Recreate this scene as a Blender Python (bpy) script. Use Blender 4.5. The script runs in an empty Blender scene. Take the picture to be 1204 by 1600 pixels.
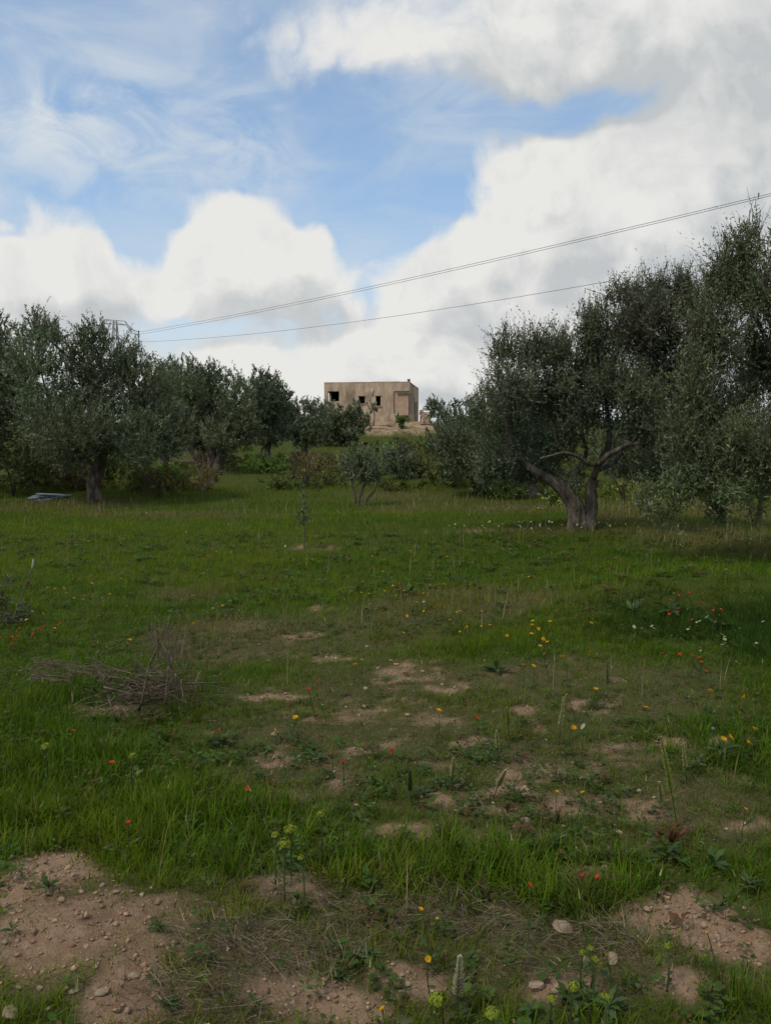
import bpy, math, random
import numpy as np

scene = bpy.context.scene
C = scene.collection
RNG = np.random.default_rng(7)
random.seed(7)
R = math.radians

# ------------------------------------------------------------------ camera
FPX, CU, CV, EYE, HORIZON = 1200.0, 602.0, 800.0, 1.6, 700.0
PITCH = math.atan((CV - HORIZON) / FPX)
SP, CP = math.sin(PITCH), math.cos(PITCH)
cam_d = bpy.data.cameras.new('camera')
cam_d.sensor_fit = 'VERTICAL'
cam_d.sensor_height = 36.0
cam_d.lens = 36.0 * FPX / 1600.0
cam_d.clip_start = 0.05
cam_d.clip_end = 9000.0
cam = bpy.data.objects.new('camera', cam_d)
C.objects.link(cam)
cam.location = (0, 0, EYE)
cam.rotation_euler = (math.pi / 2 - PITCH, 0, 0)
scene.camera = cam

SUN_EL, SUN_AZ = 54.0, -130.0      # azimuth clockwise from +Y (behind the camera to the left)


def ray(u, v):
    """Direction from the eye of a point seen at (u, v) of the 1204 x 1600 photograph (y component about 1)."""
    a = (u - CU) / FPX
    b = (CV - v) / FPX
    return np.array([a, CP + b * SP, -SP + b * CP])


# ------------------------------------------------------------------ sky
world = bpy.data.worlds.new('World')
scene.world = world
world.use_nodes = True
SKY_STRENGTH = 0.15


class NT:
    def __init__(self, tree):
        self.t = tree

    def n(self, typ, **kw):
        nd = self.t.nodes.new(typ)
        for k, v in kw.items():
            setattr(nd, k, v)
        return nd

    def put(self, sock, val):
        if isinstance(val, bpy.types.NodeSocket):
            self.t.links.new(val, sock)
        else:
            sock.default_value = val

    def math(self, op, a, b=None, c=None, clamp=False):
        nd = self.n('ShaderNodeMath', operation=op, use_clamp=clamp)
        for i, v in enumerate((a, b, c)):
            if v is not None:
                self.put(nd.inputs[i], v)
        return nd.outputs[0]

    def vec(self, op, a, b=None, out=0, scale=None):
        nd = self.n('ShaderNodeVectorMath', operation=op)
        self.put(nd.inputs[0], a)
        if b is not None:
            self.put(nd.inputs[1], b)
        if scale is not None:
            self.put(nd.inputs['Scale'], scale)
        return nd.outputs['Value' if out else 'Vector']

    def noise(self, vector, scale, detail=4, rough=0.5, dist=0.0, out='Fac'):
        nd = self.n('ShaderNodeTexNoise')
        if vector is not None:
            self.put(nd.inputs['Vector'], vector)
        nd.inputs['Scale'].default_value = scale
        nd.inputs['Detail'].default_value = detail
        nd.inputs['Roughness'].default_value = rough
        nd.inputs['Distortion'].default_value = dist
        return nd.outputs[out]

    def smooth(self, v, lo, hi, a=0.0, b=1.0):
        nd = self.n('ShaderNodeMapRange', interpolation_type='SMOOTHSTEP')
        self.put(nd.inputs['Value'], v)
        for k, x in (('From Min', lo), ('From Max', hi), ('To Min', a), ('To Max', b)):
            self.put(nd.inputs[k], x)
        return nd.outputs['Result']

    def mix(self, f, a, b, blend='MIX'):
        nd = self.n('ShaderNodeMix', data_type='RGBA', blend_type=blend)
        self.put(nd.inputs[0], f)
        self.put(nd.inputs[6], a if isinstance(a, bpy.types.NodeSocket) else (*a, 1))
        self.put(nd.inputs[7], b if isinstance(b, bpy.types.NodeSocket) else (*b, 1))
        return nd.outputs[2]


CLOUDS = [  # centre and half size of each cloud mass (turned into azimuth / elevation below), amount
    (440, 75, 85, 52, .95), (640, 95, 120, 52, .68), (550, 80, 60, 40, .35),
    (900, 15, 190, 75, 1.1), (1120, 60, 180, 120, 1.1), (1180, 200, 140, 140, 1.1), (1100, 270, 110, 90, .8),
    (830, 258, 68, 42, 1.1), (930, 320, 100, 60, 1.0), (755, 372, 45, 26, .8), (690, 425, 105, 42, 1.0),
    (960, 420, 230, 90, 1.1), (1150, 420, 160, 130, 1.0),
    (390, 385, 90, 56, 1.5), (295, 415, 56, 46, 1.0), (490, 388, 45, 42, 1.0), (350, 455, 150, 34, .8),
    (70, 425, 105, 55, 1.25), (-40, 420, 110, 80, .9), (170, 455, 60, 34, .6),
    (5, 150, 38, 32, .9),
    (200, 575, 500, 44, .9), (600, 595, 400, 36, .9), (900, 540, 300, 70, .8),
    (170, 60, 230, 100, -.55), (600, 260, 120, 80, -.9), (640, 320, 60, 40, -.7), (520, 300, 60, 40, -.5), (440, 230, 120, 50, -.5),
    (880, 165, 100, 22, -.9), (295, 488, 24, 10, -.7), (205, 365, 38, 60, -1.7), (330, 505, 120, 16, -.22), (640, 180, 60, 24, -.6), (930, 180, 110, 20, -.7),
    (250, 230, 170, 80, -.5), (578, 370, 30, 60, -1.1), (560, 485, 40, 12, -.4), (480, 545, 50, 12, -.5),
]


def az_el(u, v):
    d = ray(u, v)
    d = d / np.linalg.norm(d)
    return math.atan2(d[0], d[1]), math.asin(d[2])


def cloud_group():
    g = bpy.data.node_groups.new('cloud field', 'ShaderNodeTree')
    g.interface.new_socket('Direction', in_out='INPUT', socket_type='NodeSocketVector')
    g.interface.new_socket('Field', in_out='OUTPUT', socket_type='NodeSocketFloat')
    q = NT(g)
    gi, go = q.n('NodeGroupInput'), q.n('NodeGroupOutput')
    d = gi.outputs[0]
    warp = q.noise(d, 7.0, 2, 0.55, out='Color')
    warp = q.vec('SUBTRACT', warp, (.5, .5, .5))
    dw = q.vec('ADD', d, q.vec('SCALE', warp, scale=0.10))
    s = q.n('ShaderNodeSeparateXYZ')
    q.put(s.inputs[0], dw)
    az = q.math('ARCTAN2', s.outputs[0], s.outputs[1])
    el = q.math('ARCSINE', s.outputs[2])
    cmb = q.n('ShaderNodeCombineXYZ')
    q.put(cmb.inputs[0], az)
    q.put(cmb.inputs[1], el)
    total = None
    for (u, v, ru, rv, amp) in CLOUDS:
        a, e = az_el(u, v)
        p = q.vec('SUBTRACT', cmb.outputs[0], (a, e, 0))
        p = q.vec('MULTIPLY', p, (FPX / ru * 0.80, FPX / rv * 0.80, 0))
        w = q.vec('DOT_PRODUCT', p, p, out=1)
        w = q.math('POWER', math.exp(-1), w)
        total = q.math('MULTIPLY', w, amp) if total is None else q.math('MULTIPLY_ADD', w, amp, total)
    fb = q.noise(dw, 4.6, 9, 0.66, 0.0)
    fb = q.math('MULTIPLY', q.math('SUBTRACT', fb, 0.5), 3.4)
    puff = q.noise(dw, 13.0, 2, 0.5)
    pf = q.math('MULTIPLY', q.math('ABSOLUTE', q.math('SUBTRACT', puff, 0.5)), 2.7)
    pf = q.math('SUBTRACT', pf, 0.34)
    f = q.math('ADD', q.math('ADD', total, fb), pf)
    up_ = q.smooth(el, R(31), R(48), 0.0, 0.75)
    rd_ = q.smooth(q.math('ABSOLUTE', az), R(32), R(60), 0.0, 0.45)
    f = q.math('ADD', q.math('ADD', f, 0.05), q.math('MAXIMUM', up_, rd_))
    q.put(go.inputs[0], f)
    return g


def build_world():
    w = NT(world.node_tree)
    world.node_tree.nodes.clear()
    out = w.n('ShaderNodeOutputWorld')
    bg = w.n('ShaderNodeBackground')
    bg.inputs['Strength'].default_value = SKY_STRENGTH
    w.put(out.inputs[0], bg.outputs[0])
    sky = w.n('ShaderNodeTexSky', sky_type='NISHITA')
    sky.sun_disc = False
    sky.sun_elevation = R(SUN_EL)
    sky.sun_rotation = R(SUN_AZ)
    sky.air_density = 1.0
    sky.dust_density = 1.0
    sky.ozone_density = 1.4
    tc = w.n('ShaderNodeTexCoord')
    d = w.vec('NORMALIZE', tc.outputs['Generated'])
    grp = cloud_group()
    a = w.n('ShaderNodeGroup', node_tree=grp)
    w.put(a.inputs[0], d)
    b = w.n('ShaderNodeGroup', node_tree=grp)
    w.put(b.inputs[0], w.vec('ADD', d, (-0.020, 0.0, 0.045)))
    F, F2 = a.outputs[0], b.outputs[0]
    lit = w.math('SUBTRACT', F, F2)                  # thin towards the light: bright rims and tops
    lit = w.smooth(lit, -0.95, 0.75)
    body = w.smooth(F, 0.6, 2.2)                      # thick middles are greyer
    s = w.n('ShaderNodeSeparateXYZ')
    w.put(s.inputs[0], d)
    soft = w.smooth(s.outputs[2], 0.24, 0.44)         # nearer the horizon the heaped clouds have firmer edges
    dens = w.smooth(F, w.math('MULTIPLY_ADD', soft, -.20, .02), w.math('MULTIPLY_ADD', soft, .30, .86))
    K = 1.0 / SKY_STRENGTH
    white = tuple(K * c for c in (.605, .602, .585))
    grey = tuple(K * c for c in (.40, .42, .43))
    side = w.math('MULTIPLY', w.smooth(s.outputs[0], -0.05, 0.40), 0.30)
    mott = w.noise(d, 7.0, 6, 0.64, 0.3)
    mott = w.smooth(mott, 0.32, 0.68, -0.42, 0.26)
    shade = w.math('SUBTRACT', w.math('ADD', w.math('MULTIPLY', lit, 0.95), 0.30), w.math('MULTIPLY', body, 0.15))
    shade = w.math('ADD', shade, mott)
    shade = w.math('SUBTRACT', shade, side, clamp=True)
    ccol = w.mix(shade, grey, white)
    # blue sky, paled by thin high cloud
    skc = w.mix(1.0, sky.outputs[0], SKY_TINT, 'MULTIPLY')
    strk = w.vec('MULTIPLY', d, (2.2, 1.0, 5.5))
    ci = w.noise(strk, 2.0, 5, 0.58, 1.0)
    ci = w.smooth(ci, 0.38, 0.76, 0.26, 0.66)
    skc = w.mix(ci, skc, tuple(K * c for c in (.45, .50, .545)))
    az = w.math('ARCTAN2', s.outputs[0], s.outputs[1])
    cv = w.n('ShaderNodeCombineXYZ')
    w.put(cv.inputs[0], az)
    w.put(cv.inputs[1], w.math('ARCSINE', s.outputs[2]))
    veil = None
    for (u, v, ru, rv, amp) in ((190, 215, 130, 75, .85), (385, 235, 55, 90, .6), (60, 190, 110, 60, .6), (700, 130, 120, 60, .5), (480, 260, 60, 40, .3)):
        p = w.vec('MULTIPLY', w.vec('SUBTRACT', cv.outputs[0], (*az_el(u, v), 0)), (FPX / ru * .8, FPX / rv * .8, 0))
        g_ = w.math('MULTIPLY', w.math('POWER', math.exp(-1), w.vec('DOT_PRODUCT', p, p, out=1)), amp)
        veil = g_ if veil is None else w.math('ADD', veil, g_)
    vn = w.noise(w.vec('MULTIPLY', d, (1.4, 1.0, 2.6)), 7.0, 7, 0.60, 0.8)
    veil = w.math('MULTIPLY', veil, w.smooth(vn, 0.32, 0.72, 0.0, 0.9), clamp=True)
    skc = w.mix(veil, skc, tuple(K * c for c in (.50, .54, .57)))
    low = w.smooth(s.outputs[2], 0.02, 0.34, 0.94, 0.0)
    skc = w.mix(low, skc, tuple(K * c for c in (.51, .54, .56)))
    w.put(bg.inputs['Color'], w.mix(dens, skc, ccol))


SKY_TINT = (.58, .80, .90)
build_world()
world.cycles.sampling_method = 'MANUAL'
world.cycles.sample_map_resolution = 512

sun_d = bpy.data.lights.new('sun', 'SUN')
sun_d.energy = 1.5
sun_d.angle = R(10)
sun_d.color = (1.0, 0.92, 0.78)
sun = bpy.data.objects.new('sun', sun_d)
C.objects.link(sun)
sun.rotation_euler = (R(90 - SUN_EL), 0, R(180 - SUN_AZ))
sun.location = (-20, -15, 30)

vs = scene.view_settings
vs.view_transform = 'Standard'
vs.look = 'None'
vs.exposure = 0.42
vs.gamma = 1.0
vs.use_curve_mapping = False
cy = scene.cycles
cy.max_bounces = 6
cy.diffuse_bounces = 3
cy.glossy_bounces = 2
cy.transmission_bounces = 3
cy.transparent_max_bounces = 4
cy.caustics_reflective = False
cy.caustics_refractive = False
cy.sample_clamp_indirect = 4.0
cy.use_denoising = True
cy.denoiser = 'OPENIMAGEDENOISE'
cy.denoising_input_passes = 'RGB_ALBEDO_NORMAL'


# ------------------------------------------------------------------ noise and terrain
def _hash(ix, iy, seed):
    h = (ix.astype(np.int64) * 374761393 + iy.astype(np.int64) * 668265263 + seed * 974711) & 0xffffffff
    h = ((h ^ (h >> 13)) * 1274126177) & 0xffffffff
    return ((h ^ (h >> 16)) & 0xffff) / 65535.0


def vnoise(x, y, seed=0):
    x = np.asarray(x, float)
    y = np.asarray(y, float)
    ix, iy = np.floor(x), np.floor(y)
    fx, fy = x - ix, y - iy
    fx = fx * fx * fx * (fx * (fx * 6 - 15) + 10)
    fy = fy * fy * fy * (fy * (fy * 6 - 15) + 10)
    a, b = _hash(ix, iy, seed), _hash(ix + 1, iy, seed)
    c, d = _hash(ix, iy + 1, seed), _hash(ix + 1, iy + 1, seed)
    return (a + (b - a) * fx) * (1 - fy) + (c + (d - c) * fx) * fy


def fbm(x, y, seed=0, octaves=4, gain=0.5):
    s, amp, tot = 0.0, 1.0, 0.0
    ca, sa = math.cos(.6), math.sin(.6)
    for k in range(octaves):
        s = s + amp * (vnoise(x, y, seed + 17 * k) - 0.5)
        tot += amp
        amp *= gain
        x, y = (ca * x - sa * y) * 2.03 + 5.2, (sa * x + ca * y) * 2.03 + 1.7
    return s / tot * 2


def sstep(x, a, b):
    t = np.clip((np.asarray(x, float) - a) / (b - a), 0, 1)
    return t * t * (3 - 2 * t)


PY = np.array([-4000, 0, 21, 24, 26, 30, 38, 46, 60, 67, 72, 75, 86, 100, 150, 300, 4000], float)
PZ = np.array([0, 0, 0.0, .08, .30, .62, .85, 1.15, 2.05, 2.85, 3.75, 4.15, 4.15, 3.6, -1.5, -4, -6], float)
HOUSE_C = (-1.7, 79.0)


def base_h(x, y):
    x = np.asarray(x, float)
    y = np.asarray(y, float)
    yy = y - 7.0 * sstep(x, 3, 13) * (1 - sstep(y, 60, 72)) + 1.2 * sstep(-x, 4, 9) * (1 - sstep(y, 30, 50))
    z = (np.interp(yy, PY, PZ) + np.interp(yy - 1.5, PY, PZ) + np.interp(yy + 1.5, PY, PZ)) / 3
    z = z * (1 - .3 * sstep(np.abs(x), 25, 90))
    und = .13 * fbm(x / 5.5, y / 5.5, 3, 3) * sstep(np.hypot(x, y), 1.0, 6.0)
    pad = 1 - sstep(np.maximum(np.abs(x - HOUSE_C[0]) - 5, np.abs(y - HOUSE_C[1]) - 6), 0, 3)
    z = z + und * (1 - pad)
    z = z * (1 - pad) + 4.15 * pad
    # heap of spoil by the camera, weedy hump on the right
    z = z + .16 * np.exp(-(((x + 1.15) / .75) ** 2 + ((y - 2.25) / .55) ** 2))
    z = z + .30 * np.exp(-(((x - 3.3) / 1.5) ** 2 + ((y - 7.8) / .75) ** 2))
    return z


def pix(us, vs_, off=0.0):
    """Where the sight line through (u, v) meets the terrain raised by off: arrays of points."""
    us = np.atleast_1d(np.asarray(us, float))
    vs_ = np.atleast_1d(np.asarray(vs_, float))
    off = np.broadcast_to(np.asarray(off, float), us.shape)
    t = np.geomspace(1.2, 110, 700)
    a = (us - CU) / FPX
    b = (CV - vs_) / FPX
    X = a[:, None] * t
    Y = (CP + b * SP)[:, None] * t
    Z = EYE + (-SP + b * CP)[:, None] * t
    below = Z < base_h(X, Y) + off[:, None]
    k = np.argmax(below, axis=1)
    k = np.where(below.any(axis=1), k, len(t) - 1)
    i = np.arange(len(us))
    k0 = np.maximum(k - 1, 0)
    d1 = Z[i, k] - base_h(X[i, k], Y[i, k]) - off
    d0 = Z[i, k0] - base_h(X[i, k0], Y[i, k0]) - off
    f = np.where(d0 - d1 > 1e-9, d0 / np.maximum(d0 - d1, 1e-9), 0)
    f = np.clip(f, 0, 1)
    x = X[i, k0] + (X[i, k] - X[i, k0]) * f
    y = Y[i, k0] + (Y[i, k] - Y[i, k0]) * f
    return np.stack([x, y, base_h(x, y)], 1)


def zones(rows):
    """Elliptical patches of ground given by where they are seen -> world ellipses."""
    out = []
    for (u, v, ru, rv) in rows:
        c, n, f = pix([u, u, u], [v, v + rv, max(v - rv, 705)])
        dist = math.hypot(c[1], EYE)
        ry = max((f[1] - n[1]) / 2, .05)
        out.append(((c[0]), (n[1] + f[1]) / 2, ru * dist / FPX, ry))
    return out


def field(zs, x, y, soft=.45, wob=.5, seed=11, fr=3.0):
    n = fbm(x * fr, y * fr, seed, 4, .6) * wob
    r = np.zeros(np.shape(x))
    for (cx, cy_, rx, ry) in zs:
        q = np.sqrt(((x - cx) / rx) ** 2 + ((y - cy_) / ry) ** 2)
        r = np.maximum(r, sstep(1 + soft - q + n, 0.15, soft + .35))
    return r


HEAPS = zones([(90, 1490, 140, 110), (20, 1400, 110, 55), (190, 1560, 80, 60), (1060, 1430, 88, 36), (1150, 1475, 55, 22), (500, 1572, 80, 34), (160, 1116, 50, 12)])
PATCHES = zones([
    (860, 1205, 60, 14), (760, 1252, 90, 18), (650, 1302, 70, 12), (555, 1220, 34, 12), (420, 1190, 55, 12),
    (640, 1052, 50, 14), (575, 1115, 62, 15), (440, 1090, 50, 7), (510, 1030, 26, 7), (165, 1112, 60, 20),
    (440, 1395, 42, 18), (1000, 1270, 70, 22), (740, 1160, 40, 7), (920, 1102, 45, 9), (470, 995, 22, 4),
    (490, 951, 26, 3), (690, 1075, 36, 8), (955, 1140, 30, 7), (1150, 1290, 36, 16), (495, 857, 40, 3),
    (740, 829, 60, 2.5), (430, 1240, 36, 8), (880, 1260, 40, 12), (760, 1330, 40, 10), (640, 1530, 36, 20),
    (850, 1545, 56, 24), (990, 1175, 40, 8), (1080, 1160, 40, 7), (1100, 1540, 60, 16), (330, 1145, 28, 7),
    (560, 1175, 40, 7), (160, 1160, 26, 5), (940, 1370, 46, 9), (800, 1110, 30, 5)])
SPARSE = zones([(620, 1150, 330, 130), (900, 1250, 320, 120), (900, 1080, 260, 60), (560, 1480, 330, 110), (950, 1500, 300, 100),
                (450, 1000, 250, 40)])
LUSH = zones([(220, 1290, 300, 62), (60, 1240, 140, 80), (540, 1360, 220, 36), (740, 1385, 140, 40), (930, 1410, 110, 30),
              (1160, 1180, 120, 60), (860, 1350, 110, 25), (90, 1100, 100, 60), (700, 1320, 90, 25), (420, 1330, 160, 50)])
DARKER = zones([(1080, 965, 190, 40), (1000, 945, 110, 22), (1190, 1000, 80, 60)])
DRY = zones([(1090, 838, 150, 30), (110, 790, 150, 8), (1100, 800, 150, 18), (960, 802, 80, 12), (300, 718, 90, 8), (760, 795, 200, 8), (700, 960, 160, 40), (880, 830, 130, 7), (230, 805, 200, 6), (620, 775, 120, 6), (1150, 800, 90, 20),
             (350, 1000, 110, 45), (300, 930, 90, 14)])
STRAW = zones([(410, 1510, 110, 60), (350, 1580, 110, 40), (720, 1418, 80, 18), (770, 1450, 60, 22), (900, 1468, 95, 16), (960, 1490, 60, 14), (450, 1402, 50, 10),
               (600, 1440, 70, 20), (870, 1520, 60, 16)])
BANK = [(-.4, 70.3, 5.2, 4.0), (4.0, 71.0, 2.6, 3.6), (1.5, 73.5, 4.5, 2.0)]


def soil_at(x, y):
    a = field(HEAPS, x, y, .45, .8, 11, 3.2)
    b = field(PATCHES, x, y, .55, 1.35, 13, 5.5) * (.12 + .88 * sstep(fbm(x * 7, y * 7, 17, 4, .65), -.30, .22))
    c = .55 * sstep(fbm(x * 3.6, y * 3.6, 91, 5, .68), .26, .55) * sstep(y, 2, 3) * (1 - sstep(y, 7.5, 10)) * field(SPARSE, x, y, .3, .3, 5, 1.0)
    return np.maximum(np.maximum(a, b), c)


def fine_h(x, y):
    near = 1 - sstep(np.hypot(x, y), 7, 13)
    s = field(HEAPS, x, y, .45, .8, 11, 3.2)
    return near * (.026 * fbm(x * 4, y * 4, 21, 4, .6) + (.25 + s) * .024 * fbm(x * 9, y * 9, 31, 4, .62))


def ground_h(x, y):
    return base_h(x, y) + fine_h(x, y)


# ------------------------------------------------------------------ mesh helpers
class MB:
    def __init__(self):
        self.v, self.q, self.t, self.c, self.n = [], [], [], [], 0

    def add(self, v, quads=None, tris=None, col=(.5, .5, .5)):
        v = np.asarray(v, float).reshape(-1, 3)
        if quads is not None and len(quads):
            self.q.append(np.asarray(quads, np.int64).reshape(-1, 4) + self.n)
        if tris is not None and len(tris):
            self.t.append(np.asarray(tris, np.int64).reshape(-1, 3) + self.n)
        col = np.asarray(col, float)
        if col.ndim == 1:
            col = np.broadcast_to(col, (len(v), 3))
        self.v.append(v)
        self.c.append(col)
        self.n += len(v)
        return self

    def box(self, c, s, rz=0.0, col=(.5, .5, .5), jit=0.0):
        c = np.asarray(c, float)
        s = np.asarray(s, float) / 2
        p = np.array([[i, j, k] for k in (-1, 1) for j in (-1, 1) for i in (-1, 1)], float) * s
        if jit:
            p += RNG.normal(0, jit, p.shape)
        ca, sa = math.cos(rz), math.sin(rz)
        p = np.stack([p[:, 0] * ca - p[:, 1] * sa, p[:, 0] * sa + p[:, 1] * ca, p[:, 2]], 1) + c
        return self.add(p, [[0, 2, 3, 1], [4, 5, 7, 6], [0, 1, 5, 4], [2, 6, 7, 3], [0, 4, 6, 2], [1, 3, 7, 5]], None, col)

    def tube(self, pts, radii, sides=6, col=(.5, .5, .5), knob=0.0, seed=0, cap=True):
        pts = np.asarray(pts, float)
        m = len(pts)
        radii = np.broadcast_to(np.asarray(radii, float), (m,))
        tan = np.gradient(pts, axis=0)
        tan /= np.linalg.norm(tan, axis=1)[:, None] + 1e-9
        ref = np.array([0, 1, 0]) if abs(tan[0, 1]) < .9 else np.array([1, 0, 0])
        a = np.cross(tan, ref)
        a /= np.linalg.norm(a, axis=1)[:, None] + 1e-9
        b = np.cross(tan, a)
        th = np.arange(sides) / sides * 2 * math.pi
        rr = np.repeat(radii[:, None], sides, 1)
        if knob:
            tt = np.cumsum(np.r_[0, np.linalg.norm(np.diff(pts, axis=0), axis=1)])
            nz = fbm(np.cos(th)[None, :] * 1.6 + seed * 3.1 + 0 * tt[:, None], np.sin(th)[None, :] * 1.6 + tt[:, None] * 1.4, seed, 4, .6)
            rr = rr * (1 + knob * nz)
        v = pts[:, None, :] + rr[..., None] * (np.cos(th)[None, :, None] * a[:, None, :] + np.sin(th)[None, :, None] * b[:, None, :])
        v = v.reshape(-1, 3)
        i = np.arange(m - 1)[:, None] * sides
        j = np.arange(sides)[None, :]
        k = (j + 1) % sides
        quads = np.stack([i + j, i + sides + j, i + sides + k, i + k], -1).reshape(-1, 4)
        tris = []
        if cap:
            v = np.vstack([v, pts[0], pts[-1]])
            for jj in range(sides):
                kk = (jj + 1) % sides
                tris.append([m * sides, jj, kk])
                tris.append([m * sides + 1, (m - 1) * sides + kk, (m - 1) * sides + jj])
        return self.add(v, quads, tris, col)

    def mesh(self, name, mat, smooth=True):
        me = bpy.data.meshes.new(name)
        v = np.concatenate(self.v) if self.v else np.zeros((0, 3))
        q = np.concatenate(self.q) if self.q else np.zeros((0, 4), np.int64)
        t = np.concatenate(self.t) if self.t else np.zeros((0, 3), np.int64)
        me.vertices.add(len(v))
        me.vertices.foreach_set('co', v.astype(np.float32).ravel())
        loops = np.concatenate([q.ravel(), t.ravel()]).astype(np.int32)
        me.loops.add(len(loops))
        me.loops.foreach_set('vertex_index', loops)
        me.polygons.add(len(q) + len(t))
        st = np.concatenate([np.arange(len(q)) * 4, len(q) * 4 + np.arange(len(t)) * 3]).astype(np.int32)
        me.polygons.foreach_set('loop_start', st)
        me.polygons.foreach_set('use_smooth', np.full(len(q) + len(t), smooth))
        me.update(calc_edges=True)
        at = me.attributes.new('col', 'FLOAT_COLOR', 'POINT')
        cc = np.concatenate(self.c)
        at.data.foreach_set('color', np.hstack([cc, np.ones((len(cc), 1))]).astype(np.float32).ravel())
        me.materials.append(mat)
        return me

    def obj(self, name, mat, parent=None, smooth=True, loc=None, rot=None):
        return link(name, self.mesh(name, mat, smooth), parent, loc, rot)


def link(name, data, parent=None, loc=None, rot=None):
    o = bpy.data.objects.new(name, data)
    C.objects.link(o)
    if parent is not None:
        o.parent = parent
    if loc is not None:
        o.location = [float(a) for a in loc]
    if rot is not None:
        o.rotation_euler = [float(a) for a in rot]
    return o


def tag(o, label=None, cat=None, group=None, kind=None):
    for k, v in (('label', label), ('category', cat), ('group', group), ('kind', kind)):
        if v:
            o[k] = v
    return o


def thing(name, label, cat, loc, rz=0.0, group=None):
    return tag(link(name, None, None, loc, (0, 0, rz)), label, cat, group)


def copy_tree(o, parent=None):
    c = o.copy()
    C.objects.link(c)
    if parent is not None:
        c.parent = parent
    for ch in list(o.children):
        copy_tree(ch, c)
    return c


# ------------------------------------------------------------------ materials
def new_mat(name):
    m = bpy.data.materials.new(name)
    m.use_nodes = True
    m.node_tree.nodes.clear()
    return m, NT(m.node_tree)


def leaf_mat(name, rough=.55, spec=.35, trans=.3, var=.25):
    m, w = new_mat(name)
    out = w.n('ShaderNodeOutputMaterial')
    a = w.n('ShaderNodeAttribute', attribute_name='col')
    g = w.n('ShaderNodeNewGeometry')
    n = w.noise(g.outputs['Position'], 9.0, 3, .6)
    f = w.smooth(n, .3, .7, 1 - var, 1 + var)
    col = w.vec('SCALE', a.outputs['Color'], scale=f)
    p = w.n('ShaderNodeBsdfPrincipled')
    w.put(p.inputs['Base Color'], col)
    p.inputs['Roughness'].default_value = rough
    p.inputs['Specular IOR Level'].default_value = spec
    if trans:
        tr = w.n('ShaderNodeBsdfTranslucent')
        w.put(tr.inputs['Color'], w.vec('MULTIPLY', col, (1.25, 1.15, .7)))
        mx = w.n('ShaderNodeMixShader')
        mx.inputs[0].default_value = trans
        w.put(mx.inputs[1], p.outputs[0])
        w.put(mx.inputs[2], tr.outputs[0])
        w.put(out.inputs[0], mx.outputs[0])
    else:
        w.put(out.inputs[0], p.outputs[0])
    return m


def rough_mat(name, c1, c2, scale, c3=None, bump=.4, bscale=None, rough=.9, spec=.15, stretch=(1, 1, 1), coords='Object', bdist=.02):
    m, w = new_mat(name)
    out = w.n('ShaderNodeOutputMaterial')
    tc = w.n('ShaderNodeTexCoord')
    v = w.vec('MULTIPLY', tc.outputs[coords], stretch)
    n = w.noise(v, scale, 8, .6, .2)
    col = w.mix(w.smooth(n, .36, .66), c1, c2)
    if c3:
        n2 = w.noise(v, scale * .27, 5, .6, .5)
        col = w.mix(w.smooth(n2, .52, .68), col, c3)
    p = w.n('ShaderNodeBsdfPrincipled')
    w.put(p.inputs['Base Color'], col)
    p.inputs['Roughness'].default_value = rough
    p.inputs['Specular IOR Level'].default_value = spec
    if bump:
        b = w.n('ShaderNodeBump')
        b.inputs['Strength'].default_value = bump
        b.inputs['Distance'].default_value = bdist
        w.put(b.inputs['Height'], w.noise(v, bscale or scale * 2.5, 8, .65))
        w.put(p.inputs['Normal'], b.outputs[0])
    w.put(out.inputs[0], p.outputs[0])
    return m


def plain_mat(name, c, rough=.6, metal=0.0, spec=.4):
    return rough_mat(name, c, tuple(min(1, a * .72) for a in c), 14, bump=.1, rough=rough, spec=spec)


M_GRASS = leaf_mat('grass blade', .7, .07, .30, .3)
M_WEED = leaf_mat('weed leaf', .7, .10, .25, .3)
M_OLIVE = leaf_mat('olive leaf', .55, .25, .22, .25)
M_PETAL = leaf_mat('petal', .6, .2, .35, .08)
M_STRAW = leaf_mat('dead straw', .8, .1, .0, .3)
M_BARK = rough_mat('olive bark', (.055, .045, .035), (.17, .14, .108), 9, (.09, .08, .055), 1.0, 22, .95, .1, (1, 1, .35), bdist=.03)
M_TWIG = rough_mat('grey twig', (.085, .062, .044), (.18, .14, .10), 30, None, .5, 80, .9, .1)
M_DTWIG = rough_mat('dark twig', (.035, .025, .018), (.085, .062, .045), 30, None, .5, 80, .9, .1)
M_STONE = rough_mat('limestone', (.30, .215, .14), (.42, .325, .225), 6, (.20, .13, .08), .7, 40, .95, .1, coords='Object', bdist=.006)


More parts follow.
